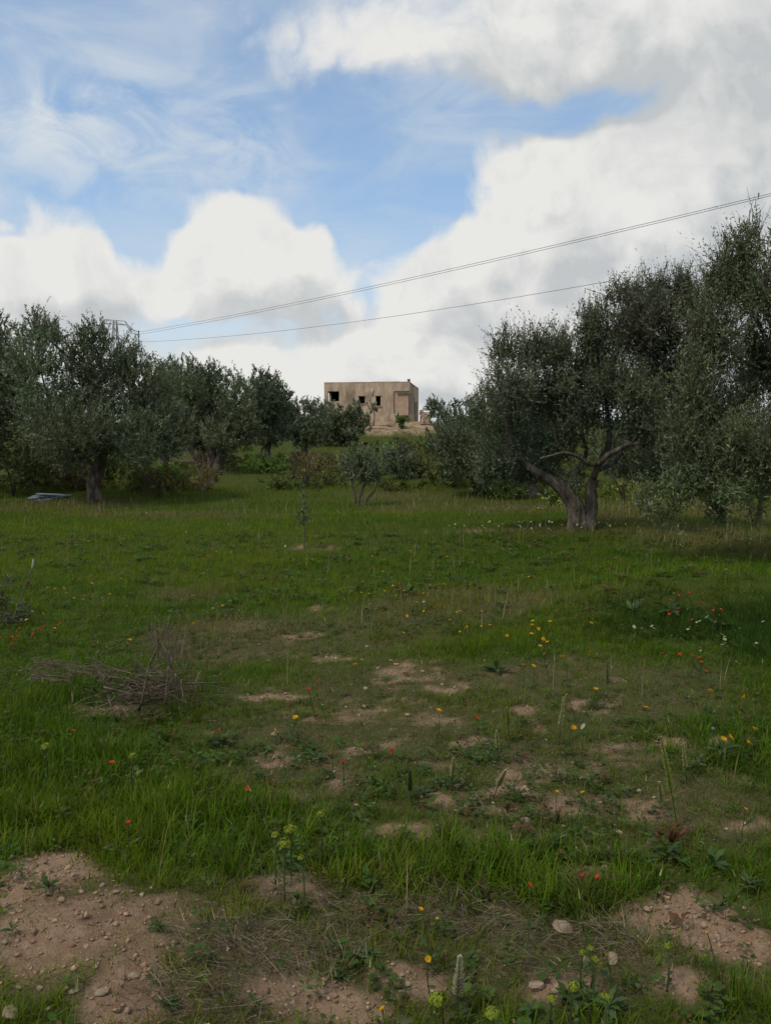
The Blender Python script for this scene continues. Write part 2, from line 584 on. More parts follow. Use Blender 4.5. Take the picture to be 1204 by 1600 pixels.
def ground_mat():
    m, w = new_mat('ground')
    out = w.n('ShaderNodeOutputMaterial')
    g = w.n('ShaderNodeNewGeometry')
    pos = g.outputs['Position']
    a = w.n('ShaderNodeAttribute', attribute_name='col')   # R bare soil, G pale bank, B dry
    s = w.n('ShaderNodeSeparateColor')
    w.put(s.inputs[0], a.outputs['Color'])
    n1 = w.noise(pos, 2.3, 8, .65, .3)
    n2 = w.noise(pos, 26, 6, .7)
    n3 = w.noise(pos, 140, 4, .7)
    earth = w.mix(w.smooth(n1, .35, .68), (.205, .128, .078), (.335, .222, .143))
    earth = w.mix(w.smooth(n2, .42, .70, 0, .75), earth, (.36, .25, .165))
    earth = w.mix(w.smooth(n3, .50, .66, 0, .55), earth, (.12, .075, .05))
    turf = w.mix(w.smooth(n1, .36, .64), (.046, .072, .013), (.070, .088, .018))
    litter = w.mix(w.smooth(n1, .36, .64), (.085, .068, .034), (.13, .10, .058))
    litter = w.mix(w.smooth(n2, .44, .66, 0, .8), litter, (.19, .135, .085))
    turf = w.mix(s.outputs[2], turf, litter)
    turf = w.mix(w.smooth(n3, .44, .58, 0, .85), turf, (.040, .040, .014))
    n4 = w.noise(pos, 60, 5, .75)
    turf = w.mix(w.math('MULTIPLY', s.outputs[2], w.smooth(n4, .52, .64, 0, .8)), turf, (.24, .175, .11))
    col = w.mix(s.outputs[0], turf, earth)
    bank = w.mix(w.smooth(n1, .4, .62), (.23, .16, .092), (.37, .275, .18))
    col = w.mix(s.outputs[1], col, bank)
    p = w.n('ShaderNodeBsdfPrincipled')
    w.put(p.inputs['Base Color'], col)
    p.inputs['Roughness'].default_value = .95
    p.inputs['Specular IOR Level'].default_value = .03
    b = w.n('ShaderNodeBump')
    b.inputs['Strength'].default_value = .9
    b.inputs['Distance'].default_value = .02
    h = w.math('ADD', w.math('MULTIPLY', n2, 1.0), w.math('MULTIPLY', n3, .45))
    w.put(b.inputs['Height'], h)
    w.put(p.inputs['Normal'], b.outputs[0])
    w.put(out.inputs[0], p.outputs[0])
    return m


# ------------------------------------------------------------------ ground sheet
def axis(fine_lo, fine_hi, step, far, grow):
    a = list(np.arange(fine_lo, fine_hi, step))
    s, p = step, fine_hi
    while p < far:
        a.append(p)
        s *= grow
        p += s
    a.append(far)
    lo, s, p = [], step, fine_lo
    while p > -far:
        s *= grow
        p -= s
        lo.append(max(p, -far))
    return np.array(lo[::-1] + a)


def build_ground():
    gx = axis(-3.2, 3.2, .040, 4000, 1.085)
    gy = axis(1.2, 5.6, .036, 4000, 1.055)
    X, Y = np.meshgrid(gx, gy)
    Z = ground_h(X, Y)
    nx, ny = len(gx), len(gy)
    idx = np.arange(nx * ny).reshape(ny, nx)
    q = np.stack([idx[:-1, :-1], idx[:-1, 1:], idx[1:, 1:], idx[1:, :-1]], -1).reshape(-1, 4)
    s = soil_at(X, Y)
    bk = field(BANK, X, Y, .3, .6, 41, .6)
    dr = np.maximum(.6 * field(DRY, X, Y, .4, .5, 51, .6), .85 * np.maximum(.6 * field(SPARSE, X, Y, .3, .5, 5, 1.0) * (1 - field(LUSH, X, Y, .4, .4, 15, 1.2)), field(STRAW, X, Y, .5, .5, 25, 2.0)))
    o = MB().add(np.stack([X, Y, Z], -1).reshape(-1, 3), q, None, np.stack([s, bk, dr], -1).reshape(-1, 3)).obj('ground', ground_mat())
    tag(o, kind='structure')


build_ground()


# ------------------------------------------------------------------ house on the hill
def build_house():
    G_SLAB = 'pale slabs below the house'
    plaster = rough_mat('stained plaster', (.37, .27, .19), (.54, .405, .29), 1.1, (.25, .185, .13), .6, 9, .95, .1, (1.6, 1.6, .75), bdist=.03)
    plaster2 = rough_mat('bare render', (.40, .27, .185), (.46, .32, .22), 2.2, (.33, .225, .16), .4, 12, .95, .1)
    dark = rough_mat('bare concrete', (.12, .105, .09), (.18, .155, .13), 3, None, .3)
    pale = plain_mat('pale pipe', (.62, .60, .56))
    W_, D_, H_ = 8.3, 9.0, 3.72
    rz = R(-8.0)
    root = thing('unfinished_house', 'flat roofed unfinished beige house standing on top of the hill', 'house', (2.28, 74.0, 4.15), rz)
    # local frame: x to the left is negative (front corner right at origin), y back, z up
    T = .22

    def wall_grid(xs, zs, holes, y, name):
        m = MB()
        for i in range(len(xs) - 1):
            for k in range(len(zs) - 1):
                if (i, k) in holes:
                    continue
                m.box(((xs[i] + xs[i + 1]) / 2, y + T / 2, (zs[k] + zs[k + 1]) / 2), (xs[i + 1] - xs[i], T, zs[k + 1] - zs[k]))
        return m.obj(name, plaster, root, False)
    S = 74.0 / FPX

    def lx(u):
        return (u - 638.7) * S * 1.0

    def lz(v):
        return (597.5 - v) * S + H_
    xs = [-W_, lx(510), lx(528), lx(559), lx(569), lx(586), lx(593.7), 0]
    zs = [-.4, lz(633.5), lz(630), lz(626), lz(618.5), lz(610.5), H_]
    # opening with a pillar at the left end, two windows
    holes = {(1, 3), (1, 4), (3, 2), (3, 3), (5, 1), (5, 2), (5, 3)}
    wall_grid(xs, zs, holes, 0, 'front_wall')
    m = MB()
    for (y0, y1, z0, z1) in ((T + .002, 4.2, -.4, H_), (5.1, D_, -.4, H_), (4.2, 5.1, -.4, 1.0), (4.2, 5.1, 2.5, H_)):
        m.box((-T / 2, (y0 + y1) / 2, (z0 + z1) / 2), (T, y1 - y0, z1 - z0))
    m.obj('side_wall', plaster, root, False)
    m = MB()      # left wall: open behind the corner pillar, so that the sky shows through
    for (y0, y1, z0, z1) in ((T + .002, 2.2, -.4, lz(626)), (T + .002, 2.2, lz(610.5), H_), (2.2, D_, -.4, H_)):
        m.box((-W_ + T / 2, (y0 + y1) / 2, (z0 + z1) / 2), (T, y1 - y0, z1 - z0))
    m.obj('side_wall', plaster, root, False)
    MB().box((-W_ / 2, D_ - T / 2, (H_ - .4) / 2), (W_ - 2 * T - .01, T, H_ + .4)).obj('back_wall', plaster, root, False)
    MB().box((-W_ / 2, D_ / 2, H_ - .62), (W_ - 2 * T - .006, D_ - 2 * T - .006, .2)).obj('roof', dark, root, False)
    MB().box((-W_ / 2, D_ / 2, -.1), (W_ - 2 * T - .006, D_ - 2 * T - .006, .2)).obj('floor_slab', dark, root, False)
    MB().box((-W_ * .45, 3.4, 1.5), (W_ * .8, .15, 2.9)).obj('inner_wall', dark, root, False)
    m = MB()
    for k in range(9):
        a_ = -W_ + k * W_ / 9
        m.box((a_ + W_ / 18, .12, H_ + .03 + RNG.normal(0, .018)), (W_ / 9 - .006, .26 + RNG.normal(0, .01), .07))
    for k in range(7):
        m.box((-.10, .27 + (k + .5) * 1.22, H_ + .03 + RNG.normal(0, .018)), (.26, 1.21, .07))
    tag(m.obj('parapet_cap', plaster2, root, False), kind='stuff')
    # projecting bay at the right end
    x0, x1 = lx(616.5), lx(641.5) - .18
    z0, z1 = lz(648.5), lz(613)
    bay = MB().box(((x0 + x1) / 2, -.30, (z0 + z1) / 2), (x1 - x0, .598, z1 - z0)).obj('bay', plaster2, root, False)
    fx0, fx1, fz1 = x0 + .32, x1 + .03, z1 - .06
    m = MB()
    m.box((x0 - .035, -.33, (z0 + z1) / 2), (.075, .66, z1 - z0 + .1))
    m.box(((x0 + x1) / 2, -.33, z0 - .06), (x1 - x0 + .04, .67, .10))
    m.box(((x0 + x1) / 2, -.33, z1 + .045), (x1 - x0 + .04, .67, .085))
    m.box(((fx0 + fx1) / 2 + .1, -.66, fz1 - .10), (fx1 - fx0 + .25, .14, .12))
    m.box((fx1 + .16, -.33, (z0 + fz1) / 2), (.10, .70, fz1 - z0 - .2))
    m.obj('frame', dark, bay, False)
    # reveals round the openings
    for (a, b, c, d) in ((lx(559), lx(569), lz(630), lz(618.5)), (lx(586), lx(593.7), lz(633.5), lz(618.5))):
        MB().box(((a + b) / 2, -.02, d + .05), (b - a + .2, .10, .09)).obj('lintel', plaster2, root, False)
        MB().box(((a + b) / 2, -.03, c - .04), (b - a + .2, .14, .07)).obj('sill', plaster2, root, False)
    MB().tube([(lx(580.5), -.06, lz(617)), (lx(580.5), -.06, lz(607.5))], .06, 8).obj('downpipe', pale, root)
    MB().box((lx(637.3), .25, H_ + .12), (.24, .24, .24)).box((lx(637.3), .25, H_ + .265), (.30, .30, .045)).obj('chimney', dark, root, False)
    m = MB()
    m.box((.16, 5.0, 1.0), (.3, .9, 2.2))
    m.obj('side_pier', plaster2, root, False)
    # steel bars under the bay
    rl = thing('steel_railing', 'short steel railing under the bay of the hilltop house', 'railing', (2.28 - 1.35, 74.0 - .95, 4.10), rz)
    for k in range(6):
        MB().tube([(k * .17 - .42, 0, -.15), (k * .17 - .42, 0, .62)], .018, 5, (.5, .5, .5)).obj('bar', pale, rl)
    MB().box((0, 0, .64), (.95, .05, .05)).obj('rail', pale, rl, False)
    # stub of a stone wall right of the house
    px = lambda u, d: (u - CU) / FPX * d
    st = thing('ruined_pier', 'broken stone pier beside the right corner of the hilltop house', 'ruin', (px(664, 72), 72.0, float(base_h(px(664, 72), 72.0)) - .1))
    z = 0
    for r_ in range(5):
        hh = .26 - .01 * r_
        for c_ in range(3 if r_ < 4 else 1):
            MB().box(((c_ - 1) * .36 + RNG.normal(0, .02), RNG.normal(0, .03), z + hh / 2), (.34, .5, hh - .015), RNG.normal(0, .06), jit=.02).obj('stone', M_STONE, st, False)
        z += hh
    MB().box((0.05, 0, z + .08), (.62, .5, .2), .3, jit=.06).obj('stone', M_STONE, st, False)
    # pale slabs tipped down the bank in front
    slabs = [(552, 675, 22), (571, 663, 24), (585, 670, 30), (604, 664, 26), (612, 673, 24), (632, 668, 18), (595, 677, 24), (656, 671, 22), (567, 669, 20), (640, 676, 20), (618, 666, 26), (578, 674, 28)]
    order = sorted(range(len(slabs)), key=lambda k: slabs[k][0])
    names = 'leftmost second third fourth fifth sixth seventh eighth ninth tenth eleventh rightmost'.split()
    for k, (u, v, w_) in enumerate(slabs):
        nm = names[order.index(k)]
        p = pix([u], [v])[0]
        L = w_ * p[1] / FPX
        o = MB().box((0, 0, .04), (L, .35, .22), 0, jit=.03).obj('stone_slab', M_STONE, None, False, p + np.array([0, 0, .02]), (RNG.normal(0, .1), RNG.normal(.06, .05), RNG.normal(-.12, .12)))
        tag(o, nm + ' pale slab' + ('' if nm.endswith('most') else ' from the left') + ' tipped on the bank below the house', 'slab', G_SLAB, 'thing')


build_house()


# ------------------------------------------------------------------ power line
def build_line():
    steel = plain_mat('galvanised steel', (.30, .31, .31), .5)
    d = 100.0
    s = d / FPX

    def P(u, v, y=d):
        r_ = ray(u, v)
        t = y / r_[1]
        return np.array([r_[0] * t, y, EYE + r_[2] * t])
    b = P(180, 505)
    gz = float(base_h(b[0], d))
    root = thing('power_pylon', 'grey steel power pylon rising behind the left olive trees', 'pylon', (b[0], d, gz))
    o = np.array([b[0], d, gz])
    top = b[2] - gz
    for sx in (-1, 1):
        for sy in (-1, 1):
            MB().tube([(sx * .9, sy * .9, -.3), (sx * .22, sy * .22, top - .4), (sx * .16, sy * .16, top + .3)], .06, 5).obj('leg', steel, root)
    nb = 10
    for k in range(nb):
        za, zb = top * k / nb, top * (k + 1) / nb
        ra, rb = .9 - .7 * k / nb, .9 - .7 * (k + 1) / nb
        m = MB()
        for (ax, ay) in ((1, 0), (0, 1), (-1, 0), (0, -1)):
            tx, ty = -ay, ax
            m.tube([(ax * ra + tx * ra, ay * ra + ty * ra, za), (ax * rb - tx * rb, ay * rb - ty * rb, zb)], .03, 4)
        m.obj('lattice_brace', steel, root)
    pts = [P(u, v) - o for (u, v) in ((158, 508), (164, 499), (196, 502), (205, 514), (217, 519), (217, 535))]
    lo = [p + np.array([0, .25, -.45]) for p in pts]
    m = MB()
    m.tube(pts[:5], .05, 5)
    m.tube([p for p in lo[:5]], .05, 5)
    for k in range(5):
        m.tube([pts[k], lo[k]], .03, 4)
        if k < 4:
            m.tube([pts[k], lo[k + 1]], .03, 4)
    m.obj('cross_arm', steel, root)
    MB().tube(pts[4:], .06, 5).obj('arm_drop', steel, root)
    MB().tube([P(150, 512) - o, pts[0]], .05, 5).obj('arm_end', steel, root)
    ins = plain_mat('insulator', (.10, .07, .06), .3)
    ends = [P(217, 519), P(217, 522.5), P(217, 534.5)]
    P2 = np.array([45.0, 20.0])
    specs = [(16.75, .95, 'upper of the two close power cables crossing the sky'), (16.70, .95, 'lower of the two close power cables crossing the sky'),
             (None, 1.94, 'single lowest power cable below the close pair')]
    for e, (z2, sag, lab) in zip(ends, specs):
        m = MB().tube([e - o + np.array([0, -.02, .2]), e - o], .09, 6)
        m.obj('insulator', ins, root)
        t = np.linspace(0, .96, 90)
        z2 = e[2] - 1.24 if z2 is None else z2
        pts_ = np.stack([e[0] + (P2[0] - e[0]) * t, e[1] + (P2[1] - e[1]) * t, e[2] + (z2 - e[2]) * t - 4 * sag * t * (1 - t)], 1)
        c = MB().tube(pts_ - pts_[0], .0155, 5).obj('power_cable', plain_mat('cable', (.07, .07, .075), .5), None, True, pts_[0])
        tag(c, lab, 'cable', 'power cables')


build_line()


# ------------------------------------------------------------------ olive trees
def smooth_path(pts, n=14):
    pts = np.asarray(pts, float)
    m = len(pts)
    t = np.linspace(0, m - 1, n)
    if m == 2:
        return pts[0] + (pts[1] - pts[0]) * (t[:, None])
    out = []
    ext = np.vstack([2 * pts[0] - pts[1], pts, 2 * pts[-1] - pts[-2]])
    for x in t:
        i = min(int(x), m - 2)
        f = x - i
        p0, p1, p2, p3 = ext[i:i + 4]
        out.append(.5 * ((2 * p1) + (-p0 + p2) * f + (2 * p0 - 5 * p1 + 4 * p2 - p3) * f * f + (-p0 + 3 * p1 - 3 * p2 + p3) * f ** 3))
    return np.array(out)


OLIVE_COLS = np.array([(.070, .088, .050), (.088, .108, .062), (.112, .132, .080), (.140, .160, .100), (.170, .185, .130)])
OLIVE_P = [.30, .30, .22, .12, .06]


def unit(v):
    return v / (np.linalg.norm(v, axis=-1, keepdims=True) + 1e-9)


def crown(lobes, leaf, n_leaf, rng, tint=(1, 1, 1), up=.75, shoot=(.3, .75), per=22, droop=.0, wr=.26, stray=.18):
    """Leafy shoots in and on a set of ellipsoid lobes [(cx,cy,cz,rx,ry,rz)] -> MB of leaves, list of shoot axes."""
    L = np.asarray(lobes, float)
    area = L[:, 3] * L[:, 5]
    pick = rng.choice(len(L), size=max(4, n_leaf // per), p=area / area.sum())
    n = len(pick)
    d = unit(rng.normal(size=(n, 3)))
    r = rng.uniform(0, 1, n) ** .42
    c = L[pick, :3]
    rad = L[pick, 3:]
    start = c + d * rad * r[:, None]
    low = np.clip(-d[:, 2], 0, 1)[:, None]
    upv = np.array([0, 0, 1.0]) * (up - (up + droop) * low)
    sd = unit(d * .55 + upv + rng.normal(size=(n, 3)) * .38)
    ln = rng.uniform(*shoot, n) * (1 + (rng.random(n) < stray) * .55)
    start = start - sd * (ln * .6)[:, None]
    # shoot tint: whole shoots vary, as young and old growth do
    st = rng.choice(len(OLIVE_COLS), n, p=OLIVE_P)
    s = (np.arange(per) + .5) / per
    S = np.broadcast_to(s, (n, per)) + rng.normal(0, .02, (n, per))
    bend = unit(rng.normal(size=(n, 3)))[:, None, :] * (S ** 2)[..., None] * (ln * .22)[:, None, None]
    base = start[:, None, :] + sd[:, None, :] * (S * ln[:, None])[..., None] + bend
    az = rng.uniform(0, 2 * math.pi, (n, per))
    a1 = unit(np.cross(sd, unit(rng.normal(size=(n, 3)))))
    a2 = np.cross(sd, a1)
    side = np.cos(az)[..., None] * a1[:, None, :] + np.sin(az)[..., None] * a2[:, None, :]
    ld = unit(sd[:, None, :] * rng.uniform(.55, 1.2, (n, per, 1)) + side * .7 + rng.normal(size=(n, per, 3)) * .15)
    ll = leaf * rng.uniform(.65, 1.25, (n, per, 1)) * (1.1 - .45 * S[..., None])
    wv = unit(np.cross(ld, unit(rng.normal(size=(n, per, 3))))) * ll * wr * .5
    v = np.stack([base, base + ld * ll * .45 + wv, base + ld * ll, base + ld * ll * .45 - wv], 2)
    k = n * per
    v = v.reshape(k * 4, 3)
    q = np.arange(k * 4).reshape(k, 4)
    ci = np.where(rng.random((n, per)) < .78, st[:, None], rng.choice(len(OLIVE_COLS), (n, per), p=OLIVE_P))
    lt = rng.uniform(.78, 1.25, len(L))[pick][:, None, None] * np.array([1, 1, 1]) + rng.normal(0, .03, (len(L), 1, 3))[pick]  # random tint per lobe, standing in for sunlit and shaded leaf masses
    col = OLIVE_COLS[ci] * rng.uniform(.88, 1.12, (n, per, 1)) * np.asarray(tint) * lt * np.array([1.12, 1.14, 1.05])
    col = np.repeat(col.reshape(k, 3), 4, axis=0)
    m = MB().add(v, q, None, col)
    return m, start, start + sd * ln[:, None]


def tree(name, label, cat, base_uv, d, lobes_px, trunks, branches, k=2.15, tint=(1, 1, 1), leaf=None, group=None, seed=1, depth=.85, per=22, droop=.1, twigs=False, auto=True, wr=.30, sink=.06, shoot=(.25, .62), up=.95, stray=.15):
    """An olive whose base is seen at base_uv at distance d. Lobes, trunks and limbs are given as seen and become solid shapes in metres about the base."""
    rng = np.random.default_rng(seed)
    s = d / FPX
    bu, bv = base_uv
    x0 = (bu - CU) * s
    root = thing(name, label, cat, (x0, d, float(ground_h(np.array([x0]), np.array([d]))[0])), 0, group)
    z0 = root.location.z
    horizon_z = EYE - z0

    def loc(u, v, dy=0.0):
        dd = d + dy
        return np.array([(u - CU) / FPX * dd - x0, dy, horizon_z + (HORIZON - v) / FPX * dd])
    lobes = []
    for (u, v, ru, rv) in lobes_px:
        ry = (ru + rv) / 2 * s * depth
        dy = float(rng.uniform(-.75, .75)) * max(.3, min(1.6, ry * 1.3))
        c = loc(u, v, dy)
        lobes.append((c[0], c[1], c[2], ru * s * 1.0, ry, rv * s * 1.0))
    # fill behind and in front so that the crown is round, not a flat screen
    for (u, v, ru, rv) in lobes_px:
        if rng.random() < .6:
            dy = float(rng.choice([-1, 1]) * rng.uniform(.9, 1.5)) * ru * s
            c = loc(bu + (u - bu) * .7, v + rv * .25, dy)
            lobes.append((c[0], c[1], c[2], ru * s * .7, ru * s * .7, rv * s * .7))
    leaf = leaf or max(.068, .0052 * d)
    A = sum(math.pi * l[3] * l[5] for l in lobes)
    n = int(k * A / (leaf * leaf * wr * .55 * .5))
    m, sa, sb = crown(lobes, leaf, n, rng, tint, up, shoot, per, droop, wr, stray)
    m.obj('crown', M_OLIVE, root)
    # trunk and limbs
    for (pts, r0, r1) in trunks:
        P = smooth_path([loc(*p) for p in pts], 18)
        P[0, 2] -= .0
        P = np.vstack([P[0] - np.array([0, 0, .15 + sink]), P])
        tt = np.linspace(0, 1, len(P))
        rr = r0 + (r1 - r0) * tt
        rr = rr * (1 + .35 * np.exp(-tt * 9))
        P2 = np.stack([np.interp(np.linspace(0, 1, 46), tt, P[:, q_]) for q_ in range(3)], 1)
        MB().tube(P2, np.interp(np.linspace(0, 1, 46), tt, rr), 22, knob=.75, seed=seed + len(pts)).obj('trunk', M_BARK, root)
    for (pts, r0, r1) in branches:
        P = smooth_path([loc(*p) for p in pts], 14)
        MB().tube(P, np.linspace(r0, r1, len(P)), 8, knob=.3, seed=seed + 5).obj('branch', M_BARK, root)
    # lesser limbs from the head of the trunk into the lobes
    tips = [loc(*t[0][-1]) for t in trunks] + [loc(*b[0][-1]) for b in branches] + [loc(*b[0][len(b[0]) // 2]) for b in branches]
    if tips and auto:
        for l in lobes:
            c = np.array(l[:3])
            t0 = min(tips, key=lambda t: np.linalg.norm(t - c))
            mid = (t0 + c) / 2 + np.array([rng.normal(0, .1), rng.normal(0, .1), .02 * np.linalg.norm(c - t0)])
            top = c + np.array([0, 0, l[5] * .5])
            P = smooth_path([t0, mid, c, top], 10)
            rr = max(.018, .03 * math.sqrt(np.linalg.norm(c - t0)))
            MB().tube(P, np.linspace(rr, rr * .25, len(P)), 6, knob=.2, seed=seed).obj('branch', M_BARK, root)
    if twigs:
        sel = np.argsort(-(sb[:, 2] + .5 * np.abs(sb[:, 0]) + rng.normal(0, .6, len(sb))))[:2600]
        m = MB()
        for i in sel:
            m.tube([sa[i], (sa[i] + sb[i]) / 2 + rng.normal(0, .015, 3), sb[i]], [.006, .004, .0015], 3, cap=False)
        tag(m.obj('twig', M_BARK, root), kind='stuff')
    return root


GA = 'olive trees of the grove'
# left side
tree('olive_tree', 'big olive tree on the left with one stout pale trunk above the pipes', 'olive tree', (150, 785), 22.0,
     [(70, 575, 52, 75), (150, 590, 62, 85), (222, 615, 55, 70), (110, 660, 75, 55), (195, 675, 75, 50), (70, 650, 55, 55), (66, 515, 24, 32), (150, 535, 28, 38), (205, 560, 28, 40), (268, 665, 42, 45), (245, 695, 55, 32), (100, 705, 50, 30)],
     [([(150, 786), (146, 755), (156, 728), (160, 705), (162, 690)], .165, .12)],
     [([(160, 708), (172, 690), (200, 668), (232, 650)], .09, .03), ([(158, 715), (140, 690), (110, 670), (85, 640)], .09, .03), ([(160, 700), (165, 660), (158, 600)], .08, .03),
      ([(150, 727), (120, 712), (90, 698), (60, 690)], .06, .02)], seed=11, group=GA)
tree('olive_tree', 'olive tree cut off by the left edge behind the large left olive', 'olive tree', (-25, 770), 25.0,
     [(15, 570, 45, 65), (-45, 590, 70, 85), (20, 640, 42, 55), (-60, 660, 80, 60), (8, 520, 20, 32), (35, 600, 30, 50)],
     [([(-25, 775), (-22, 740), (-28, 700)], .3, .18)], [([(-26, 710), (0, 670), (20, 630)], .09, .03), ([(-26, 710), (-60, 670), (-70, 620)], .09, .03)], seed=12, group=GA)
tree('olive_tree', 'olive tree with three leaning trunks behind the big left olive', 'olive tree', (327, 735), 32.0,
     [(286, 600, 38, 44), (318, 600, 36, 44), (338, 622, 46, 55), (370, 630, 34, 52), (390, 665, 24, 34), (312, 650, 50, 40), (300, 660, 50, 42), (350, 672, 45, 38), (275, 640, 30, 40), (318, 690, 30, 20)],
     [([(322, 737), (312, 715), (302, 700), (290, 680)], .24, .13), ([(330, 737), (332, 715), (328, 690)], .2, .12), ([(338, 737), (346, 715), (352, 690), (358, 665)], .22, .12)],
     [], seed=13, group=GA)
tree('olive_tree', 'grey green olive tree filling the gap left of the three trunked olive', 'olive tree', (255, 738), 36.0,
     [(262, 610, 38, 46), (232, 630, 34, 44), (300, 625, 30, 44), (245, 655, 45, 42), (280, 665, 35, 38), (262, 590, 20, 22)],
     [([(255, 740), (258, 715), (255, 690)], .22, .14)], [], seed=14, group=GA)
tree('olive_tree', 'slim dark olive tree right of the three trunked olive', 'olive tree', (418, 725), 38.0,
     [(408, 604, 28, 30), (428, 612, 26, 30), (444, 630, 22, 32), (386, 640, 20, 34), (405, 648, 35, 36), (438, 660, 28, 32), (415, 625, 30, 30), (420, 680, 28, 20)],
     [([(418, 727), (416, 708), (419, 690), (414, 670)], .24, .13)], [], tint=(.9, .95, .95), seed=15, group=GA)
tree('olive_tree', 'low olive tree between the slim dark olive and the hilltop house', 'olive tree', (478, 712), 46.0,
     [(466, 646, 28, 26), (490, 652, 28, 28), (446, 660, 22, 28), (488, 672, 28, 28), (458, 672, 26, 24), (478, 682, 28, 18)],
     [([(478, 714), (476, 700), (478, 686)], .2, .13)], [], seed=16, group=GA)
tree('olive_tree', 'olive tree hiding the lower left of the hilltop house', 'olive tree', (532, 702), 55.0,
     [(506, 648, 30, 22), (540, 646, 28, 20), (556, 648, 16, 22), (530, 668, 40, 22), (498, 664, 26, 24), (548, 674, 22, 18), (530, 678, 32, 16), (560, 666, 22, 16)],
     [([(532, 704), (531, 690), (535, 676)], .2, .13)], [], seed=17, group=GA)
# centre
tree('young_olive_tree', 'thin stemmed young olive in front of the bank at the middle of the field', 'olive tree', (560, 797), 20.5,
     [(545, 718, 18, 18), (570, 714, 20, 20), (588, 728, 15, 18), (548, 738, 22, 22), (575, 742, 25, 18), (560, 720, 26, 26)],
     [([(556, 798), (562, 778), (568, 760), (575, 740)], .035, .018), ([(562, 798), (572, 782), (586, 764), (592, 745)], .035, .016), ([(554, 798), (555, 775), (548, 750)], .025, .012)],
     [], k=1.8, seed=18, leaf=.10, shoot=(.2, .5), group=GA)
tree('young_olive_tree', 'rounded small olive on the bank just below the house', 'olive tree', (622, 752), 28.0,
     [(608, 708, 16, 16), (630, 702, 18, 18), (645, 718, 14, 18), (615, 724, 20, 16), (632, 734, 22, 14)],
     [([(622, 754), (624, 740), (622, 722)], .06, .03), ([(628, 754), (633, 740), (638, 724)], .05, .03)], [], k=2.2, seed=19, leaf=.13, shoot=(.25, .5), group=GA)
tree('olive_sapling', 'tiny olive sapling standing alone in the open grass', 'sapling', (474, 855), 12.4,
     [(474, 785, 8, 14), (466, 800, 8, 12), (482, 802, 8, 12), (474, 768, 5, 8), (474, 815, 7, 8)],
     [([(474, 857), (475, 830), (473, 800), (475, 772)], .011, .004)], [], k=.7, seed=20, leaf=.06, shoot=(.08, .2), per=14, sink=.0, auto=False)
tree('young_olive_tree', 'spindly little tree in front of the house windows', 'tree', (584, 658), 68.0,
     [(582, 634, 8, 9), (592, 640, 7, 8), (578, 645, 7, 7)], [([(584, 662), (585, 650), (583, 636)], .05, .03)], [], k=.6, seed=21, leaf=.28)
# right side
tree('olive_tree', 'small olive tree right of the house at the end of the bank', 'olive tree', (700, 715), 45.0,
     [(688, 640, 24, 20), (722, 650, 26, 26), (700, 668, 34, 24), (672, 632, 10, 13), (690, 690, 30, 20), (730, 690, 30, 25)],
     [([(700, 717), (701, 700), (698, 680)], .18, .1)], [], seed=22, group=GA)
tree('olive_tree', 'shaded olive tree standing behind the forked main olive', 'olive tree', (825, 783), 24.0,
     [(742, 665, 45, 50), (790, 640, 55, 60), (850, 660, 55, 65), (722, 712, 40, 42), (770, 722, 50, 38), (830, 728, 55, 28), (700, 690, 26, 36)],
     [([(825, 785), (822, 760), (828, 735)], .38, .22)], [([(826, 742), (790, 715), (760, 690)], .1, .04), ([(826, 740), (850, 700), (860, 660)], .1, .04)], seed=23, group=GA)
tree('olive_tree', 'far olive tree seen under the main crown on the right', 'olive tree', (1020, 795), 28.0,
     [(960, 700, 55, 45), (1040, 690, 65, 55), (1000, 660, 60, 50), (1000, 735, 60, 20)],
     [([(1020, 797), (1018, 770), (1022, 740)], .3, .18)], [], seed=24, group=GA)
tree('olive_tree', 'far olive tree behind the hanging boughs at the right edge', 'olive tree', (1150, 795), 31.0,
     [(1110, 700, 60, 50), (1180, 690, 65, 60), (1240, 700, 60, 60), (1150, 740, 70, 22)],
     [([(1150, 797), (1148, 770), (1152, 740)], .3, .18)], [], seed=25, group=GA)
